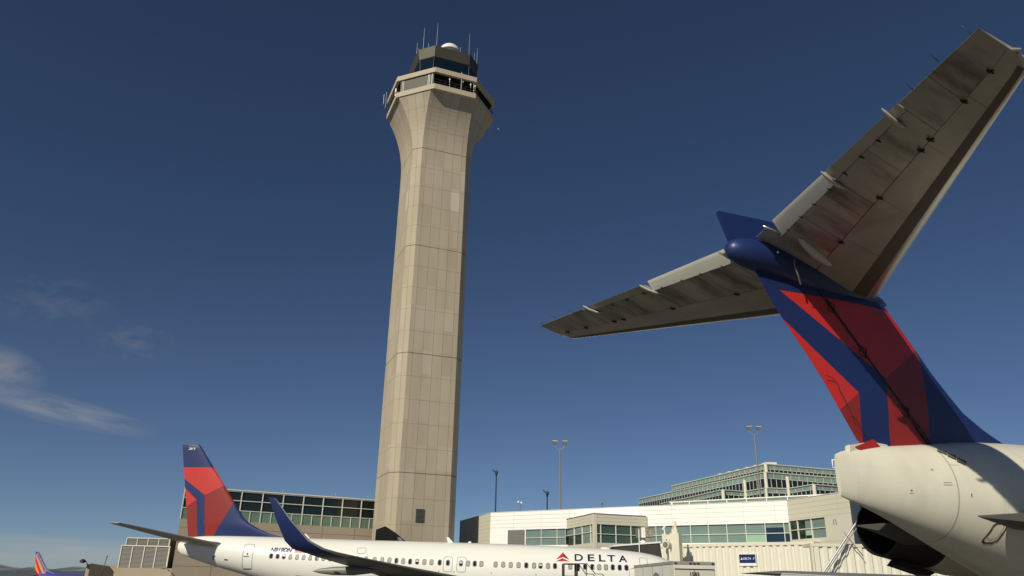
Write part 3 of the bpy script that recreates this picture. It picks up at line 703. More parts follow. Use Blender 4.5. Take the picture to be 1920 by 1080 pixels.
# blue sign
uS = 7.9; zS0, zS1 = 4.62, 5.42
def signu(px): return px
mb = MB(); mb.box(10.05, 12.1, .2, .28, 4.9, 6.14, frJ, 0); mb.box(10.12, 12.03, .283, .295, 5.2, 6.09, frJ, 1); mb.box(10.3, 10.4, .1, .2, 4.75, 6.3, frJ, 0); mb.box(11.75, 11.85, .1, .2, 4.75, 6.3, frJ, 0)
sg = mb.build('airline_sign', [m_whitel, m_text], jb)
put_text('lettering', 'DELTA', .31, lambda a, b: frJ(10.60 + a * .95, .30, 5.55 + b), m_whitel, sg, bold=.004, spacing=1.05)
mb = MB(); mb.add([frJ(10.28, .3, 5.55), frJ(10.54, .3, 5.55), frJ(10.41, .3, 5.78)], [(0, 1, 2)]); mb.add([frJ(11.74, .3, 5.56), frJ(11.81, .3, 5.56), frJ(11.92, .3, 5.78), frJ(11.85, .3, 5.78)], [(0, 1, 2, 3)]); mb.build('triangle_mark', m_whitel, sg, recalc=False)
# equipment posts standing at the bridge's left part
br = empty('bridge_light_frame', (0, 0, 0), 0, 'cream post frame with floodlights and a round fan housing in front of the jet bridge', 'light frame')
frB, _ = frame((17.3, 93.2), (19.4, 91.5))
mb = MB(); mb.box(.85, 1.35, 0, .5, 2.4, 8.25, frB); mb.build('post', m_beige, br)
mb = MB(); mb.box(1.95, 3.05, 0, .75, 2.4, 8.3, frB); mb.build('post', m_beige, br)
mb = MB(); mb.box(1.35, 1.95, .1, .5, 7.65, 8.15, frB); mb.build('cross_beam', m_beige, br)
mb = MB(); mb.box(2.15, 2.85, .1, .65, 8.3, 8.75, frB); mb.box(2.35, 2.65, .2, .5, 8.75, 9.0, frB); mb.tube([frB(2.5, .35, 9.0), frB(2.5, .35, 9.6)], [.16, .10], 8); mb.build('beacon', m_beige, br)
mb = MB(); mb.tube([frB(1.1, .3, 8.25), frB(1.1, .3, 8.7)], .08, 8); mb.tube([frB(.95, .3, 8.7), frB(1.15, .3, 9.1)], .16, 8); mb.build('floodlight', m_whitel, br)
mb = MB(); mb.tube([frB(1.75, .75, 7.0), frB(1.75, 1.5, 7.0)], [.42, .42], 20); hs = mb.build('fan_housing', m_beige, br)
mb = MB(); mb.tube([frB(1.75, 1.51, 7.0), frB(1.75, 1.52, 7.0)], [.32, .32], 20); mb.build('grille', m_louvre, hs)
mb = MB(); mb.box(1.6, 1.9, .35, .75, 6.9, 7.65, frB); mb.build('hanger', m_beige, br)

# jet bridge head at the airliner's nose
hd = empty('boarding_cab', (0, 0, 0), 0, 'dark grey boarding cab with white roof edge behind the white airliner nose', 'boarding cab')
mb = MB(); fr6 = lambda a, b, c: (a, 66.0 + c, b)
mb.prism([(8.68, 4.2), (12.6, 4.2), (12.43, 5.84), (8.68, 5.48)], 0, 3.0, fr6); mb.build('side_panel', mat('grey_canopy', (.045, .042, .036), .7, 0, .25, 1.2), hd)
mb = MB(); mb.prism([(8.6, 5.48), (12.48, 5.84), (12.48, 5.97), (8.6, 5.6)], -.08, 3.2, fr6); mb.build('roof', m_whitel, hd)
mb = MB(); mb.tube([(10.72, 65.9, 4.9), (10.74, 65.9, 6.85)], .045, 8); mb.build('antenna', m_whitel, hd)
gs = empty('gate_sign', (11.4, 67.1, 0), 0, 'beige box gate sign with worn characters standing on the jet bridge head', 'gate sign')
m_gs = mat('sign_taupe', (.20, .17, .12), .6, 0, .1, 4); m_gl = mat('sign_gold', (.48, .40, .24), .6)
mb = MB(); mb.box(-.62, .62, -.35, .75, 6.3, 7.05, None, 0); g_ = mb.build('box', m_gs, gs)
mb = MB(); mb.box(-.34, .0, -.39, -.352, 6.27, 7.08); mb.build('corner_strip', m_whitel, gs)
mb = MB(); mb.loft([[(r_ * cos(2 * pi * k / 12) - .1, .2 + r_ * sin(2 * pi * k / 12), z) for k in range(12)] for r_, z in ((.38, 5.9), (.3, 6.1), (.14, 6.3))], 0, True); mb.build('foot', m_whitel, gs)
put_text('lettering', 'C40', .74, lambda a, b: (.04 + a * .44, -.36, 6.42 + b), m_gl, g_, bold=.008)

# hoist boom and its strut in front of the bridge
bm_ = empty('hoist_boom', (0, 0, 0), 0, 'slanting steel hoist boom with a hooked top in front of the corrugated jet bridge', 'boom')
mb = MB(); mb.tube([(28.26, 76.28, 2.71), (32.97, 76.28, 8.49)], .10, 8); mb.tube([(28.87, 76.18, 3.21), (33.15, 76.18, 8.28)], .05, 6); mb.build('mast_tube', m_steel, bm_)
mb = MB(); mb.tube([(32.92, 76.28, 8.38), (33.13, 76.28, 8.83), (33.48, 76.28, 9.11), (33.83, 76.28, 9.07), (34.04, 76.28, 8.83), (33.63, 76.28, 8.53), (33.23, 76.28, 8.33)], .05, 6); mb.build('hook', m_steel, bm_)
st = empty('stay_strut', (0, 0, 0), 0, 'thin dark strut crossing behind the hoist boom', 'strut')
mb = MB(); mb.tube([(31.03, 76.2, 8.65), (33.25, 76.2, 5.62)], .045, 6); mb.build('rod', m_steel, st)
mb = MB(); mb.tube([(30.86, 76.2, 8.35), (30.9, 76.2, 8.85), (31.08, 76.2, 8.85), (31.14, 76.2, 8.4)], .045, 6, close=True); mb.build('eye', m_steel, st)

# ================================================================== catering truck
tr = empty('catering_truck', (0, 0, 0), 0, 'white box truck with a raised body numbered 1583 beside the airliner nose', 'truck')
frT, LT = frame((8.05, 51.76), (8.63, 42.49)); m_tr = mat('truck_white', (.66, .65, .58), .5, 0, .06, 1.5, dirt=.25, dirtcol=(.35, .33, .28))
mb = MB(); mb.box(0, LT, -2.2, 0, 1.0, 3.58, frT); bx_ = mb.build('box_body', m_tr, tr)
mb = MB(); mb.box(-.02, LT, -.0, .03, 3.56, 3.70, frT); mb.box(LT, LT + .03, -2.2, 0, 3.56, 3.70, frT); mb.box(-.02, LT, -2.2, 0, 3.6, 3.7, frT); mb.build('roof_rail', mat('rail_grey', (.28, .27, .24)), tr)
mb = MB()
for u in (2.4, 4.8, 7.0): mb.box(u, u + .025, .0, .012, 1.0, 3.55, frT)
mb.build('side_seam', m_line, bx_)
frU = lambda u, w, z: frT(LT + w, -u, z)
mb = MB(); mb.box(.06, 2.14, .0, .03, 1.0, 3.28, frU, 0); dr = mb.build('rear_door', mat('door_panel', (.60, .58, .49), .5, .1, .06), tr)
mb = MB(); mb.box(.06, 2.14, .031, .05, 3.30, 3.345, frU); mb.box(1.08, 1.1, .031, .045, 1.0, 3.28, frU); mb.build('door_gap', m_gapdark, dr)
mb = MB()
for u in (.12, .9, 1.1, 1.3, 2.08): mb.box(u - .06, u + .06, .03, .07, 3.585, 3.64, frU)
mb.build('marker_lamp', m_gapdark, tr)
put_text('number', '1583', .27, lambda a, b: frU(.80 + a, .055, 2.99 + b), m_gapdark, dr, bold=.008)
mb = MB(); n = 28; mb.add([frT(5.6 + .95 * cos(2 * pi * k / n) * 1.25, .016, 2.35 + .85 * sin(2 * pi * k / n)) for k in range(n)], [list(range(n))]); mb.build('round_logo', mat('logo_blue', (.16, .17, .28)), bx_, recalc=False)
put_text('lettering', 'LSG', .72, lambda a, b: frT(6.9 + a, .02, 2.45 + b), mat('logo_gold', (.55, .42, .18)), bx_, bold=.01)
mb = MB(); mb.box(LT * .72, LT - .3, -2.1, -.1, .55, 1.0, frT); mb.box(.3, LT - .2, -1.5, -.7, .5, .98, frT); mb.box(-2.0, -.2, -2.1, -.1, .5, 2.6, frT); mb.build('chassis', m_black, tr)
for u in (-1.2, LT - 1.8):
    for w_ in (-.35, -1.95):
        mb = MB(); mb.tube([frT(u, w_ - .15, .5), frT(u, w_ + .15, .5)], .5, 20); mb.build('wheel', m_black, tr)

# ================================================================== boarding stair frame
m_frame = mat('frame_dark_steel', (.055, .05, .045), .5, .3)
sr = empty('access_stand', (3.85, 55, 0), 0, 'open steel access stand with handrails in front of the airliner lettering', 'access stand')
mb = MB(); mb.tube([(0, 0, 0), (0, 0, 3.8)], .055); mb.tube([(.85, 0, 0), (.85, 0, 3.8)], .09); mb.tube([(1.5, 0, 0), (1.5, 0, 3.82)], .03); mb.tube([(0, 1.2, 0), (0, 1.2, 3.8)], .05); mb.tube([(.85, 1.2, 0), (.85, 1.2, 3.8)], .05); mb.build('post', m_frame, sr)
mb = MB(); mb.tube([(0, 0, 3.8), (1.55, 0, 3.83), (2.1, 0, 3.2), (2.55, 0, 3.2), (4.2, 0, 1.2)], .03); mb.tube([(1.0, 0, 3.8), (1.45, 0, 3.2), (1.95, 0, 3.18), (3.5, 0, 1.2)], .028); mb.tube([(0, 1.2, 3.8), (.85, 1.2, 3.8)], .03); mb.tube([(0, 0, 3.8), (0, 1.2, 3.8)], .03); mb.build('handrail', m_frame, sr)
mb = MB(); mb.box(0, .9, 0, 1.2, 2.95, 3.05); mb.build('platform', m_frame, sr)
mb = MB(); mb.box(.72, 1.05, -.08, .2, 3.35, 3.78); mb.build('control_box', m_dark, sr)
ps = empty('guard_post', (8.2, 55, 0), 0, 'thin steel guard rail post left of the box truck', 'guard rail'); mb = MB(); mb.tube([(0, 0, 0), (0, 0, 3.55), (.55, 0, 3.62)], .035); mb.build('post', m_steel, ps)
mb = MB(); mb.tube([(.55, 0, 3.62), (.6, 0, 3.3), (.45, 0, 2.9), (.4, 0, 2.5)], .015, 5); mb.build('cable', m_gapdark, ps)

# ================================================================== white twin-jet (full side view)
Z0 = 0.0
FS = [(0.0, 3.05, 2.75, .10), (.25, 3.35, 2.42, .42), (.7, 3.62, 2.15, .72), (1.4, 3.92, 1.88, 1.03), (2.4, 4.34, 1.62, 1.36), (3.4, 4.66, 1.45, 1.58), (4.6, 4.86, 1.34, 1.74), (6.4, 5.02, 1.28, 1.84), (10, 5.16, 1.26, 1.88),
      (16.3, 5.29, 1.30, 1.88), (24, 5.36, 1.40, 1.88), (27, 5.40, 1.50, 1.87), (29.5, 5.44, 1.75, 1.80), (32, 5.48, 2.22, 1.62), (34.8, 5.50, 2.92, 1.28), (36.5, 5.49, 3.32, .96), (38.2, 5.40, 3.80, .56), (39.1, 5.14, 4.08, .32), (39.45, 4.95, 4.35, .18)]
FSs = smooth_table(FS, 5)
def fus_y(s, z, tab=FSs, off=0.012):
    zt, zb, hw = interp(s, tab, 1), interp(s, tab, 2), interp(s, tab, 3); zc, hh = (zt + zb) / 2, (zt - zb) / 2
    k = max(0, 1 - ((z - zc) / hh) ** 2); y = hw * sqrt(k); return -(y + off)
def fus_pt(s, z, off=0.012): return Vector((-s, fus_y(s, z, off=off), z))
def fuselage(tab, name, mats, parent, sgn=-1, seg=56, mif=None):
    mb = MB(); rings = []
    for row in tab:
        x, zt, zb, hw = row[:4]; zc, hh = (zt + zb) / 2, (zt - zb) / 2
        rings.append([(sgn * x, hw * cos(2 * pi * k / seg), zc + hh * sin(2 * pi * k / seg)) for k in range(seg)])
    mb.loft(rings, 0, True, True, mif=mif); return mb.build(name, mats, parent)
def rrect(w, h, r, n=4):
    out = []
    for cx, cy, a0 in ((w / 2 - r, h / 2 - r, 0), (-w / 2 + r, h / 2 - r, 90), (-w / 2 + r, -h / 2 + r, 180), (w / 2 - r, -h / 2 + r, 270)):
        out += [(cx + r * cos(radians(a0 + 90 * k / n)), cy + r * sin(radians(a0 + 90 * k / n))) for k in range(n + 1)]
    return out
def outline(name, pts, w, mt, parent, off=.008, dens=1):
    """closed ribbon (s,z) lying on the fuselage"""
    mb = MB(); P_ = [fus_pt(s, z, off) for s, z in pts]; n = len(P_); vs = []; 
    for i in range(n):
        t = (P_[(i + 1) % n] - P_[i - 1]).normalized(); nn = Vector((0, -1, 0)); b = t.cross(nn).normalized()
        vs += [P_[i] - b * w / 2, P_[i] + b * w / 2]
    mb.add(vs, [(2 * i, 2 * i + 1, 2 * ((i + 1) % n) + 1, 2 * ((i + 1) % n)) for i in range(n)]); return mb.build(name, mt, parent, recalc=False)
def patch(name, pts, mt, parent, off=.008):
    bm = bmesh.new(); bm.faces.new([bm.verts.new((s, z, 0)) for s, z in pts]); bmesh.ops.triangulate(bm, faces=bm.faces)
    span = max(max(p[0] for p in pts) - min(p[0] for p in pts), max(p[1] for p in pts) - min(p[1] for p in pts))
    if span > .2: bmesh.ops.subdivide_edges(bm, edges=bm.edges, cuts=4, use_grid_fill=True)
    for v in bm.verts: v.co = fus_pt(v.co.x, v.co.y, off)
    me = bpy.data.meshes.new(name); bm.to_mesh(me); bm.free(); me.materials.append(mt)
    o = bpy.data.objects.new(name, me); COL.objects.link(o); o.parent = parent; return o
WIN = [(31.58, 4.08, 'D'), (31.08, 4.07, 'D'), (30.6, 4.06, 'H'), (30.1, 4.04, 'L'), (29.6, 4.03, 'L'), (29.1, 4.02, 'L'), (28.6, 4.0, 'L'), (28.1, 3.99, 'D'), (27.61, 3.98, 'L'), (27.1, 3.96, 'D'),
       (26.6, 3.96, 'L'), (26.1, 3.96, 'D'), (25.6, 3.96, 'L'), (25.1, 3.96, 'L'), (24.45, 3.95, 'L'),
       (23.83, 3.94, 'L'), (23.26, 3.93, 'L'), (22.73, 3.92, 'L'), (22.21, 3.9, 'D'), (21.71, 3.88, 'L'), (21.2, 3.86, 'D'), (20.69, 3.86, 'H'), (20.16, 3.85, 'L'), (19.64, 3.84, 'L'), (19.04, 3.83, 'D'), (18.44, 3.82, 'D'), (17.49, 3.8, 'H'),
       (16.97, 3.8, 'L'), (16.49, 3.8, 'D'), (16.01, 3.79, 'L'), (14.98, 3.77, 'L'), (14.43, 3.77, 'L'), (13.89, 3.76, 'L'), (13.33, 3.76, 'L'), (12.77, 3.75, 'D'), (12.21, 3.74, 'L'), (11.75, 3.74, 'H'), (11.21, 3.74, 'L'), (10.71, 3.74, 'D'),
       (9.62, 3.72, 'L'), (9.08, 3.73, 'L'), (8.56, 3.73, 'D'), (8.05, 3.73, 'D'), (7.56, 3.72, 'L'), (7.08, 3.72, 'L'), (6.59, 3.73, 'D'), (6.1, 3.72, 'D'), (5.62, 3.72, 'D')]
FIN_LE = [(31.2, 5.42), (32.6, 5.75), (33.6, 6.15), (34.18, 6.46), (34.65, 6.81), (36.91, 9.68), (38.9, 12.2), (39.12, 12.44)]
FIN_TE = [(38.86, 5.42), (40.55, 12.44)]
def le_at(z): 
    for a, b in zip(FIN_LE, FIN_LE[1:]):
        if a[1] <= z <= b[1]: return lerp(a[0], b[0], (z - a[1]) / (b[1] - a[1]))
    return FIN_LE[-1][0]
def te_at(z): return lerp(FIN_TE[0][0], FIN_TE[1][0], (z - 5.42) / 7.02)
def wing_af(le_te, th, nn=(0, 0, 1)): return [(a, b, t, nn) for (a, b), t in zip(le_te, th)]

m_tailg = mat('tailplane_grey', (0.42, 0.40, 0.34), 0.4, 0, 0.12, 0.7)
def build_twinjet(root, body, livery, detail):
    b = fuselage(FSs, 'fuselage', body, root)
    # fin, with the rudder as its own piece
    zz = [5.42, 5.6, 5.75, 6.0, 6.25, 6.5, 6.81, 7.4, 8.2, 9, 9.68, 10.6, 11.5, 12.1, 12.35, 12.44]
    rows = [((-le_at(z), 0, z), (-te_at(z), 0, z), (.20 if z < 12.4 else .10) * lerp(1, .42, (z - 5.42) / 7) * min(1, .35 + (z - 5.42) * .8), (0, 1, 0)) for z in zz]
    hin = [lerp(.80, .64, (z - 5.42) / 7) for z in zz]
    mb = MB(); airfoil(mb, rows, 0, hin, mif=lambda i, k: 1 if (k < 3 or k > 22) and i > 5 else 0); fin = mb.build('fin', [livery, m_alu], root)
    mb = MB(); airfoil(mb, rows, [h + .002 for h in hin], 1.0); mb.build('rudder', livery, root)
    # tailplanes
    for s in (-1, 1):
        lt = [((-35.4, s * .7, 4.82), (-39.0, s * .45, 4.95)), ((-36.05, s * 1.2, 4.85), (-39.05, s * 1.2, 5.0)), ((-40.0, s * 6.6, 5.75), (-41.2, s * 6.7, 5.80)), ((-40.5, s * 7.15, 5.86), (-41.25, s * 7.17, 5.87))]
        mb = MB(); airfoil(mb, wing_af(lt, (.2, .17, .07, .025)), mif=lambda i, k: 1 if (k < 3 or k > 24) else 0); mb.build('tailplane', [m_tailg, m_alu], root)
    # wings with upswept tips
    for s in (-1, 1):
        lt = [((-13.2, s * 1.2, 2.05), (-21.2, s * 1.2, 1.9)), ((-15.6, s * 5.5, 2.5), (-20.9, s * 5.5, 2.35)), ((-19.6, s * 12, 3.25), (-22.6, s * 12, 3.15)), ((-22.0, s * 16.0, 3.73), (-23.95, s * 16.0, 3.66))]
        mb = MB(); airfoil(mb, wing_af(lt, (.45, .3, .16, .1))); wg = mb.build('wing', m_wing, root)
        wl = [((-22.0, s * 16.0, 3.735), (-23.96, s * 16.0, 3.665)), ((-22.5, s * 16.7, 3.85), (-24.2, s * 16.7, 3.78)), ((-23.1, s * 17.1, 4.03), (-24.9, s * 17.12, 3.99)), ((-23.85, s * 17.38, 4.4), (-25.28, s * 17.4, 4.38)), ((-24.95, s * 17.65, 5.45), (-25.8, s * 17.67, 5.45)), ((-25.78, s * 17.88, 6.45), (-26.26, s * 17.9, 6.55)), ((-25.95, s * 17.9, 6.57), (-26.3, s * 17.9, 6.63))]
        nn = [(0, 0, 1), (0, -s * .3, 1), (0, -s * .7, .8), (0, -s, .4), (0, -s, .15), (0, -s, .1), (0, -s, .1)]
        mb = MB(); airfoil(mb, [(a, b, t, n) for (a, b), t, n in zip(wl, (.1, .085, .07, .06, .045, .025, .015), nn)], mif=lambda i, k: 1 if (k < 4 or k > 22) else 0); mb.build('winglet', [detail['tip'], m_alu], wg)
        for y, x0, x1, z in ((6.0, -16.5, -22.6, 2.15), (9.6, -18.8, -23.8, 2.7), (13.0, -20.8, -24.9, 3.15)):
            mb = MB(); n = 12
            mb.loft([[(lerp(x0, x1, t), s * y + .17 * r_ * cos(2 * pi * k / n), z - .12 + .26 * r_ * sin(2 * pi * k / n) - .1 * t) for k in range(n)] for t, r_ in ((0, .05), (.15, .6), (.4, 1), (.7, .9), (.9, .5), (1, .05))], 0, True)
            mb.build('flap_fairing', m_louvre, wg)
        # engine under the wing
        mb = MB(); n = 28; cy, cz = s * 4.83, 1.55
        mb.loft([[(x, cy + r_ * cos(2 * pi * k / n), cz + r_ * sin(2 * pi * k / n)) for k in range(n)] for x, r_ in ((-12.2, .75), (-11.4, .86), (-11.3, .93), (-11.6, 1.02), (-12.8, 1.08), (-14.4, 1.0), (-15.6, .8), (-15.5, .6), (-14.8, .5))], 0, True)
        eng = mb.build('engine', m_737white, root)
        mb = MB(); mb.box(-17, -12.2, cy - .12, cy + .12, 2.4, 2.75); mb.build('pylon', m_737white, eng)
    for x, y in ((-3.6, 0), (-19.2, -2.86), (-19.2, 2.86)):
        mb = MB(); mb.tube([(x, y, .5), (x, y, 2.0)], .12, 8); g = mb.build('landing_gear', m_steel, root)
        for dy in (-.3, .3):
            mb = MB(); r_ = .34 if y == 0 else .56; mb.tube([(x, y + dy - .12, r_), (x, y + dy + .12, r_)], r_, 20); mb.build('wheel', m_black, g)
    return b

BLUE, LR, DR = (0.012, 0.026, 0.118), (0.52, 0.032, 0.03), (0.24, 0.016, 0.013)
liv = mat('fin_livery', BLUE, 0.5, 0, 0.08, 1.2, coat=0.0, spec=.35)
P = lambda *a: [(-s, z) for s, z in a]
mixin(liv, polymask(liv, P((36.5, 10.62), (35, 10.05), (36.59, 9.23), (38.01, 8.52), (41.27, 10.62))), LR)
mixin(liv, polymask(liv, P((38.01, 8.52), (34.9, 10.07), (34.49, 10.1), (36.96, 5.3), (37.51, 5.3))), DR)
mixin(liv, polymask(liv, P((38.64, 8.15), (40.3, 6.96), (40.6, 9.73))), LR)
mixin(liv, polymask(liv, P((38.64, 8.15), (38.09, 5.3), (39.5, 5.3), (40.3, 6.96))), DR)
jet = empty('airliner', (14.3, 60.09, 0), -0.06536, 'white twin-engine airliner with blue and red tail fin, parked whole in front of the tower', 'airliner', 'parked airliners')
f0 = build_twinjet(jet, m_737white, liv, dict(tip=m_blue))
for s, z, c in WIN:
    pts = rrect(.27, .37, .11); mb = MB(); n = len(pts)
    o_ = [fus_pt(s + a * 1.16, z + b * 1.12, .006) for a, b in pts]; i_ = [fus_pt(s + a * .8, z + b * .86, .010) for a, b in pts]
    mb.add(o_ + i_, [(k, (k + 1) % n, n + (k + 1) % n, n + k) for k in range(n)] , 0)
    if c == 'H':
        u_ = [p for p, (a, b) in zip(i_, pts) if b > -.02]; l_ = [p for p, (a, b) in zip(i_, pts) if b < .0]
        mb.add(u_, [list(range(len(u_)))], 1); zc_ = [fus_pt(s - .105, z - .0, .010), fus_pt(s + .105, z - .0, .010)]
        lo_ = [fus_pt(s + a * .8, z + b * .86, .0105) for a, b in [(-.135 + .0, -.0)] + [(a, b) for a, b in pts if b < 0] + [(.135, -.0)]]
        cx = [q for q in pts if q[1] < 0]; mb.add([fus_pt(s + a * .8, z + b * .86, .0105) for a, b in [(-.135, 0)] + cx + [(.135, 0)]], [list(range(len(cx) + 2))], 2)
    else: mb.add(i_, [list(range(n))], 1 if c == 'L' else 2)
    mb.build('window', [m_rim, m_shade, m_pane], f0, recalc=False)
def rr_on(s, z, w, h, r, n=6):
    base = rrect(w, h, r, 4); out = []
    for i in range(len(base)):
        a, b = base[i], base[(i + 1) % len(base)]; k = max(1, int(math.dist(a, b) / .12))
        for j in range(k): out.append((s + lerp(a[0], b[0], j / k), z + lerp(a[1], b[1], j / k)))
    return out
ad = outline('aft_door', rr_on(33.43, 4.0, .78, 1.75, .14), .035, m_line, f0)
patch('door_handle', [(33.75, 3.98), (33.3, 3.97), (33.3, 4.02), (33.75, 4.03)], m_gapdark, ad, .014); patch('door_viewport', [(33.5, 4.12), (33.4, 4.12), (33.4, 4.24), (33.5, 4.24)], m_gapdark, ad, .014)
patch('door_sill', [(33.78, 3.11), (33.08, 3.11), (33.08, 3.17), (33.78, 3.17)], m_gapdark, ad, .014)
for s in (18.44, 17.45): outline('overwing_exit', rr_on(s, 3.72, .64, 1.02, .14), .03, m_line, f0)
outline('access_panel', rr_on(4.36, 4.14, .55, .56, .06), .03, m_line, f0)
outline('upper_hatch', rr_on(24.9, 4.55, .62, .4, .08), .025, m_line, f0)
patch('vent_flap', [(36.3, 3.98), (36.05, 4.02), (36.05, 3.96), (36.22, 3.92), (36.22, 3.72), (36.3, 3.72)], m_gapdark, f0, .02)
patch('outflow_port', [(35.3, 3.72), (35.0, 3.70), (35.0, 3.78), (35.3, 3.80)], m_gapdark, f0, .02)
patch('belly_door', [(29.6, 2.55), (28.4, 2.5), (28.4, 2.7), (29.6, 2.75)], m_black, f0, .02)
for s, z in ((26.9, 3.1), (15.3, 3.15), (9.3, 3.1), (19.1, 3.2), (18.0, 3.18), (12.1, 3.1)):
    patch('drain_mark', [(s, z), (s - .07, z), (s - .07, z + .07), (s, z + .07)], m_line, f0, .012)
for s, z0, z1, sw in ((29.7, 5.35, 5.75, .3), (18.75, 5.25, 5.68, .32), (8.9, 1.3, 1.0, .3)):
    mb = MB(); mb.prism([(-s, z0), (-s + .45, z0), (-s + .1 - sw * .2, z1), (-s - .12, z1)], -.03, .03, lambda a, b, c: (a, c, b)); mb.build('blade_antenna', m_whitel, f0)
mb = MB(); mb.loft([[(-17.1 + r_ * cos(2 * pi * k / 10), r_ * sin(2 * pi * k / 10), z) for k in range(10)] for r_, z in ((.16, 5.25), (.12, 5.38), (.03, 5.42))], 0, True); mb.build('beacon', m_737white, f0)
mb = MB(); mb.loft([[(-7.0 + r_ * 1.6 * cos(2 * pi * k / 12), r_ * sin(2 * pi * k / 12), z) for k in range(12)] for r_, z in ((.28, 4.98), (.22, 5.13), (.05, 5.18))], 0, True); mb.build('roof_fairing', m_737white, f0)
# lettering on the side; letters run towards the nose
def fit_text(name, s, sa, sb_, z0, z1, mt, **k):
    me = text_mesh(s, 1.0, **k); xs = [v.co.x for v in me.vertices]; ys = [v.co.y for v in me.vertices]
    xa, xb, ya, yb = min(xs), max(xs), min(ys), max(ys); bpy.data.meshes.remove(me)
    return put_text(name, s, 1.0, lambda a, b: fus_pt(lerp(sa, sb_, (a - xa) / (xb - xa)), lerp(z0, z1, (b - ya) / (yb - ya)), .02), mt, f0, sub=8, **k)
def side_text(name, s, size, s0, z0, mt, slope=0.0, sx=1.0, **k):
    return put_text(name, s, size, lambda a, b: fus_pt(s0 - a * sx, z0 + b + slope * a, .014), mt, f0, sub=2, **k)
fit_text('registration', 'N819DN', 31.72, 30.08, 4.31, 4.67, m_text, shear=.2, bold=.03)
for ch, sa, sb2, za, zb_ in (('D', 9.30, 8.70, 4.12, 4.60), ('E', 8.36, 7.87, 4.12, 4.60), ('L', 7.55, 7.09, 4.115, 4.59), ('T', 6.94, 6.38, 4.11, 4.58), ('A', 6.14, 5.52, 4.10, 4.57)):
    fit_text('airline_name', ch, sa, sb2, za, zb_, m_text, bold=.022)
for pts, mt in (([(10.62, 4.20), (10.14, 4.70), (10.14, 4.37)], m_red), ([(10.14, 4.70), (9.66, 4.19), (10.14, 4.37)], m_redd), ([(10.64, 4.07), (10.155, 4.09), (10.155, 4.29)], m_redd), ([(10.155, 4.29), (10.155, 4.09), (9.66, 4.06)], m_red)):
    patch('widget_logo', pts, mt, f0, .014)
for i in range(5): patch('flag_stripe', [(29.85, 4.33 + i * .06), (28.95, 4.31 + i * .06), (28.95, 4.345 + i * .06), (29.85, 4.365 + i * .06)], m_red, f0, .014)
patch('flag_canton', [(29.86, 4.49), (29.4, 4.48), (29.4, 4.66), (29.86, 4.67)], m_text, f0, .016)
put_text('fin_number', '3819', .27, lambda a, b: (-39.92 + a, -.12, 11.98 + b), m_whitel, jet, bold=.004, shear=.15)
# nose windows
for pts in ([(2.0, 4.02), (1.45, 3.8), (1.5, 3.5), (2.15, 3.55)], [(2.9, 4.2), (2.1, 4.03), (2.25, 3.55), (3.0, 3.62)]): patch('cockpit_window', pts, m_pane, f0, .02)

# ================================================================== blue airliner far left
livs = mat('far_fin_livery', (0.04, 0.05, 0.30), 0.4, 0, 0.04, 1)
P = lambda *a: [(-s, z) for s, z in a]
mixin(livs, polymask(livs, P((41.0, 12.25), (35.3, 4.2), (43, 4.2))), (.55, .02, .02))
mixin(livs, polymask(livs, P((41.2, 11.6), (36.4, 4.2), (43, 4.2))), (.78, .23, .02))
mixin(livs, polymask(livs, P((40.4, 11.4), (39.4, 12.0), (34.6, 6.1), (35.6, 4.6))), (.45, .33, .28))
m_swb = mat('bright_blue_paint', (0.05, 0.06, 0.36), 0.35, 0, 0.04, 0.6, coat=.2)
# nose position so that the fin stands on the far apron
yaw_s = -.12; nose = Vector((-162.0, 282.8, 0)) + Vector((cos(yaw_s), sin(yaw_s), 0)) * 40.55
jet2 = empty('airliner', (nose.x, nose.y, -2.13), yaw_s, 'distant blue airliner with an orange and red striped tail fin at the far left', 'airliner', 'parked airliners')
f2 = build_twinjet(jet2, m_swb, livs, dict(tip=mat('magenta_tip', (.30, .02, .05))))
put_text('fin_lettering', 'SOUTHWEST', 1.25, lambda a, b: (-39.75 + a * .62 + b * .55, -.42, 11.6 - a * .80 + b * .25), m_redd, jet2, bold=.02)

# ================================================================== near airliner with T-tail
NX, NY, NYAW = 3.0219, 12.9027, 0.387576
m_nw = mat('aged_white_paint', (0.68, 0.65, 0.54), 0.34, 0, 0.06, 1.6, coat=0.12, dirt=0.22, dirtcol=(.44, .40, .32), dscale=1.7, stretch=(1.5, 1, .45))
mixin(m_nw, math_n(m_nw.node_tree, 'MULTIPLY', linemask(m_nw, 0, (5.12, 7.9, 10.2, 12.5, 15, 18), .012), .55), (.16, .14, .11))
mixin(m_nw, math_n(m_nw.node_tree, 'MULTIPLY', linemask(m_nw, 2, (3.05, 3.95, 4.42, 4.78), .003), .14), (.22, .19, .15))
mixin(m_nw, math_n(m_nw.node_tree, 'MULTIPLY', linemask(m_nw, 0, (3.42, 5.9, 6.7, 9.2), .004), .16), (.25, .22, .17))
tj = empty('airliner', (NX, NY, 0), NYAW, 'near airliner with a huge T-tail and blue and red fin reaching over the right side', 'airliner', 'parked airliners')
ST = [(3.09, 4.64, 3.91, .05), (3.3, 4.72, 3.84, .11), (4.0, 4.84, 3.62, .33), (5.0, 4.96, 3.26, .70), (6.2, 5.10, 2.82, 1.10), (7.5, 5.17, 2.36, 1.40), (9, 5.2, 1.95, 1.58), (11, 5.22, 1.65, 1.67), (14, 5.22, 1.6, 1.67), (38, 5.15, 1.5, 1.67), (41, 4.7, 1.6, 1.3), (43, 3.6, 2.0, .6), (43.6, 3.0, 2.5, .1)]
STs = smooth_table(ST, 6)
nf = fuselage(STs, 'fuselage', [m_nw], tj, sgn=1, seg=72)
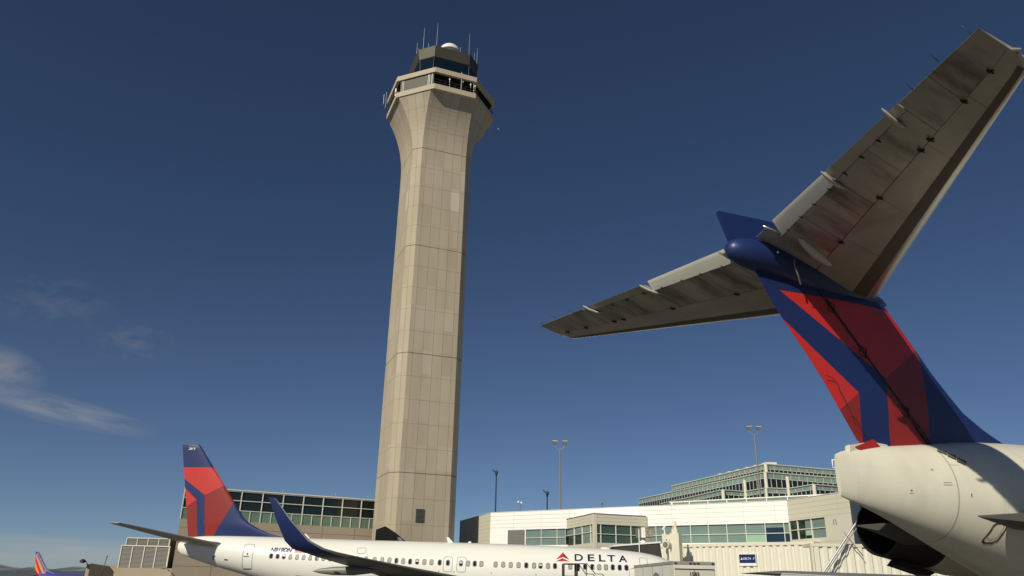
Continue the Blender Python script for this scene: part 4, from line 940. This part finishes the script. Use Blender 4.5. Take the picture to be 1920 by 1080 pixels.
def nfy(x, z, off=.006):
    zt, zb, hw = interp(x, STs, 1), interp(x, STs, 2), interp(x, STs, 3); zc, hh = (zt + zb) / 2, (zt - zb) / 2
    return -(hw * sqrt(max(0, 1 - ((z - zc) / hh) ** 2)) + off)
def nfp(x, z, off=.006): return Vector((x, nfy(x, z, off), z))
# fin and rudder
NLE = [(7.75, 5.10), (7.1, 5.36), (6.5, 5.72), (5.86, 6.42), (5.53, 6.87), (4.75, 7.85), (4.5, 8.15)]
NTE = [(4.0, 4.55), (3.98, 4.80), (3.70, 4.88), (2.90, 6.22), (2.17, 7.16), (1.74, 7.9), (1.6, 8.15)]
def pl_at(tab, z):
    t = sorted(tab, key=lambda q: q[1])
    if z <= t[0][1]: return t[0][0]
    for a, b in zip(t, t[1:]):
        if a[1] <= z <= b[1]: return lerp(a[0], b[0], (z - a[1]) / max(b[1] - a[1], 1e-6))
    return t[-1][0]
def nhinge(z): return lerp(5.42, 3.05, (z - 4.85) / (7.8 - 4.85))
nliv = mat('near_fin_livery', (0.010, 0.022, 0.105), 0.42, 0, 0.1, 1.4, coat=0.08)
mixin(nliv, polymask(nliv, [(2.20, 7.65), (4.44, 6.17), (5.43, 6.88), (5.7, 7.1), (5.0, 7.58)]), (.52, .025, .02))
mixin(nliv, polymask(nliv, [(4.44, 6.17), (5.43, 6.88), (6.2, 7.4), (5.81, 6.38), (5.33, 5.04), (5.3, 4.6), (4.40, 4.6)]), (.24, .018, .015))
mixin(nliv, polymask(nliv, [(2.26, 7.07), (3.79, 5.83), (2.4, 4.74), (1.5, 6.5)]), (.52, .025, .02))
mixin(nliv, polymask(nliv, [(3.79, 5.83), (3.78, 4.4), (2.4, 4.4), (2.4, 4.74)]), (.24, .018, .015))
mixin(nliv, math_n(nliv.node_tree, 'MULTIPLY', linemask(nliv, 2, (5.35, 5.95, 6.55, 7.15, 7.66), .004), .35), (.03, .02, .03))
zz = [4.86, 4.95, 5.05, 5.12, 5.25, 5.4, 5.7, 6.0, 6.42, 6.87, 7.3, 7.65, 7.9, 8.15]
rows = []; hc = []
for z in zz:
    le = pl_at(NLE, max(z, 5.12)); te = pl_at(NTE, z); rows.append(((le, 0, z), (te, 0, z), lerp(.22, .16, (z - 4.86) / 3.3) * (1 if z > 5.3 else .9), (0, 1, 0)))
    hc.append((le - nhinge(z)) / (le - te))
mb = MB(); airfoil(mb, rows, 0, hc, cs=[0, .006, .02, .05, .1, .17, .25, .34, .44, .52, .6]); fin = mb.build('fin', [nliv], tj)
mb = MB(); airfoil(mb, rows, [h + .012 for h in hc], 1.0, cs=[.6, .7, .8, .9, 1]); rud = mb.build('rudder', [nliv], tj)
# rudder hinge brackets (thin open loops) and hinge shadow gap
for z in (7.42, 6.62, 5.55):
    x = nhinge(z); w = -.19
    mb = MB(); mb.tube([(x + .02, w, z + .06), (x - .16, w - .03, z + .10), (x - .20, w - .03, z - .06), (x - .03, w, z - .12)], .013, 6, close=True); mb.build('hinge_bracket', m_gapdark, rud)
mb = MB(); mb.tube([(nhinge(z) + .0, -.135 - .03 * (z < 6), z) for z in (4.95, 5.4, 6.2, 7.0, 7.6)], .03, 6); mb.build('hinge_gap', m_gapdark, fin)
# rudder tab line
tabp = [(3.02, 6.08), (3.2, 6.05), (3.30, 5.96), (3.30, 5.90), (3.52, 5.42), (3.50, 5.36), (3.58, 5.33), (3.86, 4.95), (3.84, 4.9), (4.05, 4.84)]
mb = MB(); mb.tube([(x, -.075 - .03 * (x > 3.3), z) for x, z in tabp[:-2]], .006, 5); mb.build('tab_gap', m_gapdark, rud)
mb = MB(); mb.prism([(3.52, 4.80), (3.98, 4.97), (4.12, 4.85), (4.02, 4.70), (3.72, 4.70)], -.085, .085, lambda a, b, c: (a, c, b)); mb.build('rudder_foot', mat('red_foot_paint', (.42, .022, .018), .4), rud)
# tail cone deck under the rudder
mb = MB(); mb.prism([(3.38, 4.66), (3.42, 4.83), (3.95, 4.93), (4.4, 4.9), (4.4, 4.7)], -.06, .06, lambda a, b, c: (a, c, b)); mb.build('tail_deck', m_nw, nf)
# fin tip blade above the tailplane, with slanted aft point
mb = MB(); mb.prism([(.93, 9.05), (1.17, 8.45), (2.2, 8.2), (4.6, 7.7), (4.9, 8.3), (4.6, 8.75), (2.3, 9.07)], -.05, .05, lambda a, b, c: (a, c, b)); mb.build('fin_cap', m_blue, tj)
# bullet fairing along the trimmed tailplane
TI = tan(.24404)
def stz(x, y): return 8.5798 - (x - 1.5267) * TI - .0833 * abs(y)
mb = MB(); n = 24; rg = []
for x, rv, rl, zc in ((1.08, .02, .02, 8.32), (1.10, .10, .09, 8.32), (1.16, .17, .16, 8.32), (1.28, .23, .22, 8.31), (1.5, .29, .28, 8.29), (1.85, .33, .33, 8.28), (2.3, .35, .36, 8.22), (2.8, .33, .36, 8.12), (3.3, .29, .32, 8.02), (3.8, .24, .28, 7.94), (4.3, .18, .22, 7.86), (4.75, .10, .12, 7.80), (4.95, .02, .02, 7.78)):
    rg.append([(x, rl * cos(2 * pi * k / n), zc + rv * sin(2 * pi * k / n)) for k in range(n)])
mb.loft(rg, 0, True); bul = mb.build('bullet_fairing', m_blue, tj)
mb = MB(); mb.tube([(2.35, -.345, 8.2), (2.30, -.40, 8.02), (2.38, -.37, 7.86), (2.48, -.30, 7.72)], .017, 6); mb.build('drain_pipe', m_rim, bul)
mb = MB(); mb.tube([(1.95, -.36, 8.25), (1.96, -.385, 8.25)], .02, 8); mb.build('tail_light', m_whitel, bul)
# tailplane halves
m_stab = mat('tailplane_underside', (0.43, 0.40, 0.325), 0.34, 0.15, 0.22, .8, dirt=.6, dirtcol=(.20, .175, .13), dscale=.7, stretch=(1, .5, 1))
m_elev = mat('elevator_underside', (0.42, 0.395, 0.33), 0.30, 0.35, 0.40, 1.4, dirt=.85, dirtcol=(.12, .105, .08), dscale=1.1, stretch=(.45, 1.9, 1))
for m__, ps, w__, k_ in ((m_stab, (1.6, 2.9, 4.3, 5.3, -1.6, -2.9, -4.3, -5.3), .010, .35), (m_elev, (.72, 1.5, 2.3, 2.7, 3.6, 4.58, 5.2, -.72, -1.5, -2.3, -2.7, -3.6, -4.58, -5.2), .012, .5)): mixin(m__, math_n(m__.node_tree, 'MULTIPLY', linemask(m__, 1, ps, w__), k_), (.05, .045, .035))
m_leb = mat('erosion_band', (0.10, 0.08, 0.055), 0.55, 0, 0.2, 2)
m_tab = mat('control_tab_paint', (0.50, 0.49, 0.43), 0.4, 0, 0.08, 2)
for s in (-1, 1):
    side = 'starboard' if s < 0 else 'port'
    def SP(x, y): return (x, s * y, stz(x, y))
    ys = [.25, .7, 1.3, 2.3, 3.4, 4.5, 5.4, 5.85, 6.0, 6.10]
    def le(y): return 4.48 - .611 * (y - .2) if y < 5.75 else [1.09, 1.09, .97, .72][[5.75, 5.85, 5.85, 6.02].index(y) if y in (5.85, 6.02) else 0] if False else (4.48 - .611 * (y - .2) if y < 5.8 else (4.48 - .611 * (y - .2) if y < 6.05 else .74))
    def te(y): return 1.52 - .268 * (y - .5)
    def hinge(y): return lerp(2.78, .55, (y - .6) / (5.9 - .6))
    rows = [(SP(le(y), y), SP(te(y), y), lerp(.19, .07, y / 6.05) * (1 if y < 5.9 else (.75 if y < 6.05 else .35)), (0, 0, 1)) for y in ys]
    hc = [min(.97, (le(y) - hinge(y)) / (le(y) - te(y))) for y in ys]
    cs = [0, .004, .012, .025, .04, .06, .1, .13, .16, .22, .3, .38]
    nk = None
    mb = MB(); airfoil(mb, rows, 0, hc, cs=cs)
    ncc = len(mb.v) // len(rows)
    # colour by chord: bright lip, dark erosion band, painted skin
    for fi, f in enumerate(mb.f):
        if len(f) != 4: continue
        k = f[0] % ncc; kk = min(k, ncc - 2 - k)
        i_ = f[0] // ncc
        mb.mi[fi] = 1 if kk < 5 else (2 if kk < 8 and i_ < 8 else 0)
    st_ = mb.build('tailplane', [m_stab, m_alu, m_leb], tj)
    # elevator, with a cut-out where the tabs sit
    tabc = .875
    ys2 = [.25, .65, .67, 1.3, 2.3, 3.4, 4.5, 4.58, 4.60, 5.4, 5.85, 6.0, 6.10]
    rows2 = [(SP(le(y), y), SP(te(y), y), lerp(.19, .07, y / 6.05) * (1 if y < 5.9 else (.75 if y < 6.05 else .35)), (0, 0, 1)) for y in ys2]
    hc2 = [min(.97, (le(y) - hinge(y)) / (le(y) - te(y))) for y in ys2]
    mb = MB(); airfoil(mb, rows2, [h + .008 for h in hc2], [1.0 if (y > 4.59 or y < .66) else .885 for y in ys2], cs=[.6, .7, .8, .9, 1])
    elv = mb.build('elevator', m_elev, tj)
    # two tabs hinged up behind the elevator
    for (y0, y1, defl, mt_) in ((.72, 2.68, .62, m_tab), (2.72, 4.57, .06, m_stab)):
        mb = MB(); rr = []
        for y in (y0, (y0 + y1) / 2, y1):
            c_ = (le(y) - te(y)) * .115; xh = lerp(le(y), te(y), .887) + .20 * c_; zh = stz(xh, y) - (.05 if defl > .3 else 0)
            ax = Vector((-cos(.244), 0, sin(.244))); dfl = ax * cos(defl) + Vector((sin(.244), 0, cos(.244))) * sin(defl)
            rr.append(((xh, s * y, zh), tuple(Vector((xh, s * y, zh)) + dfl * c_ * 1.22), .035 if y < 3 else .022, (0, 0, 1)))
        airfoil(mb, rr, .22, 1, cs=[.22, .5, .8, 1]); tb = mb.build('control_tab', mt_, elv)
        for f_ in ((.12, .38, .62, .88)):
            y = lerp(y0, y1, f_); xh = lerp(le(y), te(y), .882); z = stz(xh, y) - .035
            mb = MB(); mb.tube([(xh - .04, s * y, z - .0), (xh + .05, s * y, z - .012)], .013, 6); mb.build('tab_hinge', m_gapdark, tb)
    mb = MB(); mb.tube([(te(.72) + .30, s * .70, stz(te(.72) + .3, .7) + .0), (te(.72) - .05, s * .66, stz(1.45, .7) + .02)], .02, 6); mb.build('tab_rod', m_alu, elv)
    # actuator fairings crossing the trailing edge
    for y, a_, b_, r_ in ((2.72, -.08, .50, .034), (4.40, -.14, .38, .030), (.80, -.25, -.9, .0)):
        if r_ == 0: continue
        mb = MB(); x0 = te(y) + a_; x1 = te(y) + b_
        mb.tube([(lerp(x0, x1, t), s * (y - .08 * t), stz(lerp(x0, x1, t), y) - .03 - .05 * sin(pi * t)) for t in (0, .1, .3, .6, .85, 1)], [.008, r_ * .8, r_, r_, r_ * .6, .006], 8); mb.build('actuator_fairing', m_tab, st_)
    y = .95
    if s < 0: mb = MB(); mb.tube([(lerp(1.95, 2.95, t), s * (y - .28 * t), stz(lerp(1.95, 2.95, t), y) - .10 - .05 * sin(pi * t)) for t in (0, .08, .25, .5, .8, .93, 1)], [.01, .05, .075, .085, .07, .045, .02], 12); mb.build('hinge_fairing', m_tab, st_)
    # hinge line hardware
    mb = MB(); mb.tube([(hinge(y) + .012, s * y, stz(hinge(y), y) - lerp(.168, .062, y / 6.05) * .86) for y in (.7, 2, 3.4, 4.8, 5.8)], [.012, .010, .010, .009, .008], 5); mb.build('hinge_gap', m_gapdark, st_)
    for y in (1.45, 2.9, 4.15, 4.40, 5.2, 5.75):
        x = hinge(y); z = stz(x, y) - lerp(.15, .055, y / 6.05); r_ = .034 if y < 5 else .026
        mb = MB(); mb.box(x - r_ * .4, x + r_ * .5, s * y - r_ * 1.5, s * y + r_ * 1.2, z - .02, z + .02); mb.box(x - r_ * 2.4, x + r_ * 2.2, s * y - .010, s * y + .010, z - .028, z - .0); mb.build('hinge_fitting', m_gapdark, st_)
    mb = MB(); mb.tube([SP(.50, 6.05), SP(.60, 6.14), SP(.68, 6.08)], .025, 8); mb.build('balance_horn', m_alu, st_)
    for i_, (xx, yy) in enumerate(((te(6.0), 5.98), (te(5.6), 5.45), (te(4.9), 4.9))):
        mb = MB(); mb.tube([SP(xx, yy), (xx - .17, s * (yy + .02), stz(xx, yy) + .06)], [.005, .003], 5); mb.build('static_wick', m_rim if i_ == 0 else m_gapdark, elv)
# pylons, engines
for s in (-1, 1):
    mb = MB(); zc = 3.56; top = [(4.74, 1.31), (6.0, 1.0), (7.4, 1.1), (12.5, 1.45), (12.5, 2.3), (7.3, 2.45), (6.0, 1.75)]
    n = len(top); hh = [0.01, .13, .16, .2, .2, .16, .10]; lo_ = 1.1 if s < 0 else 1.7
    vs = [(x, s * y, zc + h_) for (x, y), h_ in zip(top, hh)] + [(x, s * y, zc - h_ * lo_) for (x, y), h_ in zip(top, hh)]
    mb.add(vs, [list(range(n)), list(range(n, 2 * n))[::-1]] + [(i, (i + 1) % n, (i + 1) % n + n, i + n) for i in range(n)]); py = mb.build('pylon', mat('pylon_grey', (.10, .095, .085), .5, .1, .15, 2), tj)
    cy, cz = s * 2.78, 3.68; mb = MB(); n = 40
    def ering(x, r_): return [(x, cy + r_ * cos(2 * pi * k / n), cz + r_ * sin(2 * pi * k / n)) for k in range(n)]
    mb.loft([ering(x, r_) for x, r_ in ((6.8, .56), (6.81, .60), (7.4, .70), (8.1, .80))], 0, True, False); mb.loft([ering(6.8, .56), ering(7.6, .50), ering(8.6, .3), ering(8.65, .02)], 1, True, False)
    nz = mb.build('exhaust_nozzle', [mat('nozzle_dark', (.035, .034, .032), .45, .5), m_flatblack], py)
    mb = MB(); mb.loft([ering(x, r_) for x, r_ in ((8.1, .80), (8.11, .84), (8.8, .95), (10, 1.04), (12, 1.04), (13.2, .95), (13.4, .86), (13.3, .78), (12.6, .72), (12.55, .02))], 0, True, True); mb.build('engine_cowl', mat('cowl_paint', (.58, .54, .42), .35, 0, .1, 1.5), py)
    mb = MB(); mb.prism([(7.25, -.66), (7.1, -.78), (8.0, -.98), (8.2, -.90)], -.16, .16, lambda a, b, c: (a, cy + c, cz + b)); mb.build('reverser_door', m_gapdark, py)
# roof vents, service hatch and marks on the rear fuselage
def nquad(name, q, mt, parent, off=.010):
    mb = MB(); mb.add([nfp(x, z, off) for x, z in q], [(0, 1, 2, 3)]); return mb.build(name, mt, parent, recalc=False)
for (a, b) in (((5.17, 4.855), (5.27, 4.795)), ((5.26, 4.76), (5.36, 4.705)), ((5.355, 4.665), (5.46, 4.60))):
    v = nquad('roof_vent', [a, b, (b[0] - .075, b[1] - .075), (a[0] - .075, a[1] - .065)], m_gapdark, nf, .028)
    for i in range(3):
        t = .2 + i * .28; nquad('vent_slat', [(a[0] - .075 * t, a[1] - .065 * t), (b[0] - .075 * t, b[1] - .075 * t), (b[0] - .075 * t - .012, b[1] - .075 * t - .014), (a[0] - .075 * t - .012, a[1] - .065 * t - .014)], m_line, v, .034)
hat = [(5.79, 3.53), (5.92, 3.54), (5.965, 3.50), (5.96, 3.42), (5.91, 3.23), (5.85, 3.185), (5.74, 3.18), (5.68, 3.21), (5.67, 3.26), (5.73, 3.49)]
def nribbon(name, pts, w, mt, parent, off=.008):
    mb = MB(); Q = []
    for i in range(len(pts)):
        a, b = pts[i], pts[(i + 1) % len(pts)]
        for k in range(4): Q.append((lerp(a[0], b[0], k / 4), lerp(a[1], b[1], k / 4)))
    cx = sum(q[0] for q in Q) / len(Q); cz = sum(q[1] for q in Q) / len(Q); n = len(Q); vs = []
    for x, z in Q:
        d = Vector((x - cx, z - cz)).normalized() * w; vs += [nfp(x, z, off), nfp(x - d.x, z - d.y, off)]
    mb.add(vs, [(2 * i, 2 * i + 1, 2 * ((i + 1) % n) + 1, 2 * ((i + 1) % n)) for i in range(n)]); return mb.build(name, mt, parent, recalc=False)
hh_ = nribbon('service_hatch', hat, .026, m_gapdark, nf)
nribbon('hatch_panel', [(lerp(x, 5.80, .32), lerp(z, 3.44, .28)) for x, z in hat], .006, m_line, hh_)
for x, z, w, h in ((4.32, 4.04, .03, .03), (4.32, 3.99, .07, .006), (4.95, 4.19, .14, .006), (4.95, 4.15, .16, .006), (5.0, 4.19, .05, .006), (5.33, 3.98, .02, .06), (4.75, 4.42, .03, .03), (5.2, 4.52, .2, .004)):
    nquad('stencil_mark', [(x - w / 2, z - h / 2), (x + w / 2, z - h / 2), (x + w / 2, z + h / 2), (x - w / 2, z + h / 2)], m_line, nf, .008)
for x in (6.9, 7.6, 8.1):
    mb = MB(); zb = interp(x, STs, 2); mb.prism([(x, zb + .05), (x + .22, zb + .05), (x + .16, zb - .18), (x, zb - .18)], -.03, .03, lambda a, b, c: (a, c, b)); mb.build('belly_antenna', m_black, nf)
# wings (only the far tip shows under the engine)
for s in (-1, 1):
    lt = [((24.5, s * 1.3, 2.0), (17.8, s * 1.3, 2.2)), ((20.5, s * 8, 2.6), (15.4, s * 8, 2.66)), ((16.3, s * 15.8, 3.0), (13.9, s * 15.8, 3.02)), ((15.2, s * 16.4, 2.98), (13.6, s * 16.4, 2.98))]
    mb = MB(); airfoil(mb, wing_af(lt, (.4, .25, .12, .03))); wg = mb.build('wing', m_wing, tj)
    mb = MB(); mb.loft([[(17.8, s * 1.7, 2.28), (17.2, s * 1.7, 1.7), (17.35, s * 1.7, 1.68), (18.1, s * 1.7, 2.2)], [(15.4, s * 8, 2.70), (14.9, s * 8, 2.2), (15.0, s * 8, 2.18), (15.7, s * 8, 2.6)], [(14.2, s * 14.6, 3.0), (13.8, s * 14.6, 2.6), (13.9, s * 14.6, 2.58), (14.5, s * 14.6, 2.9)]], 0, False); mb.build('flap', mat('flap_grey', (.42, .42, .40), .4), wg)
put_text('fin_number', '9231', .145, lambda a, b: (4.38 + a * .95, -.172, 7.475 + b - .30 * a), m_rim, fin, bold=.003)
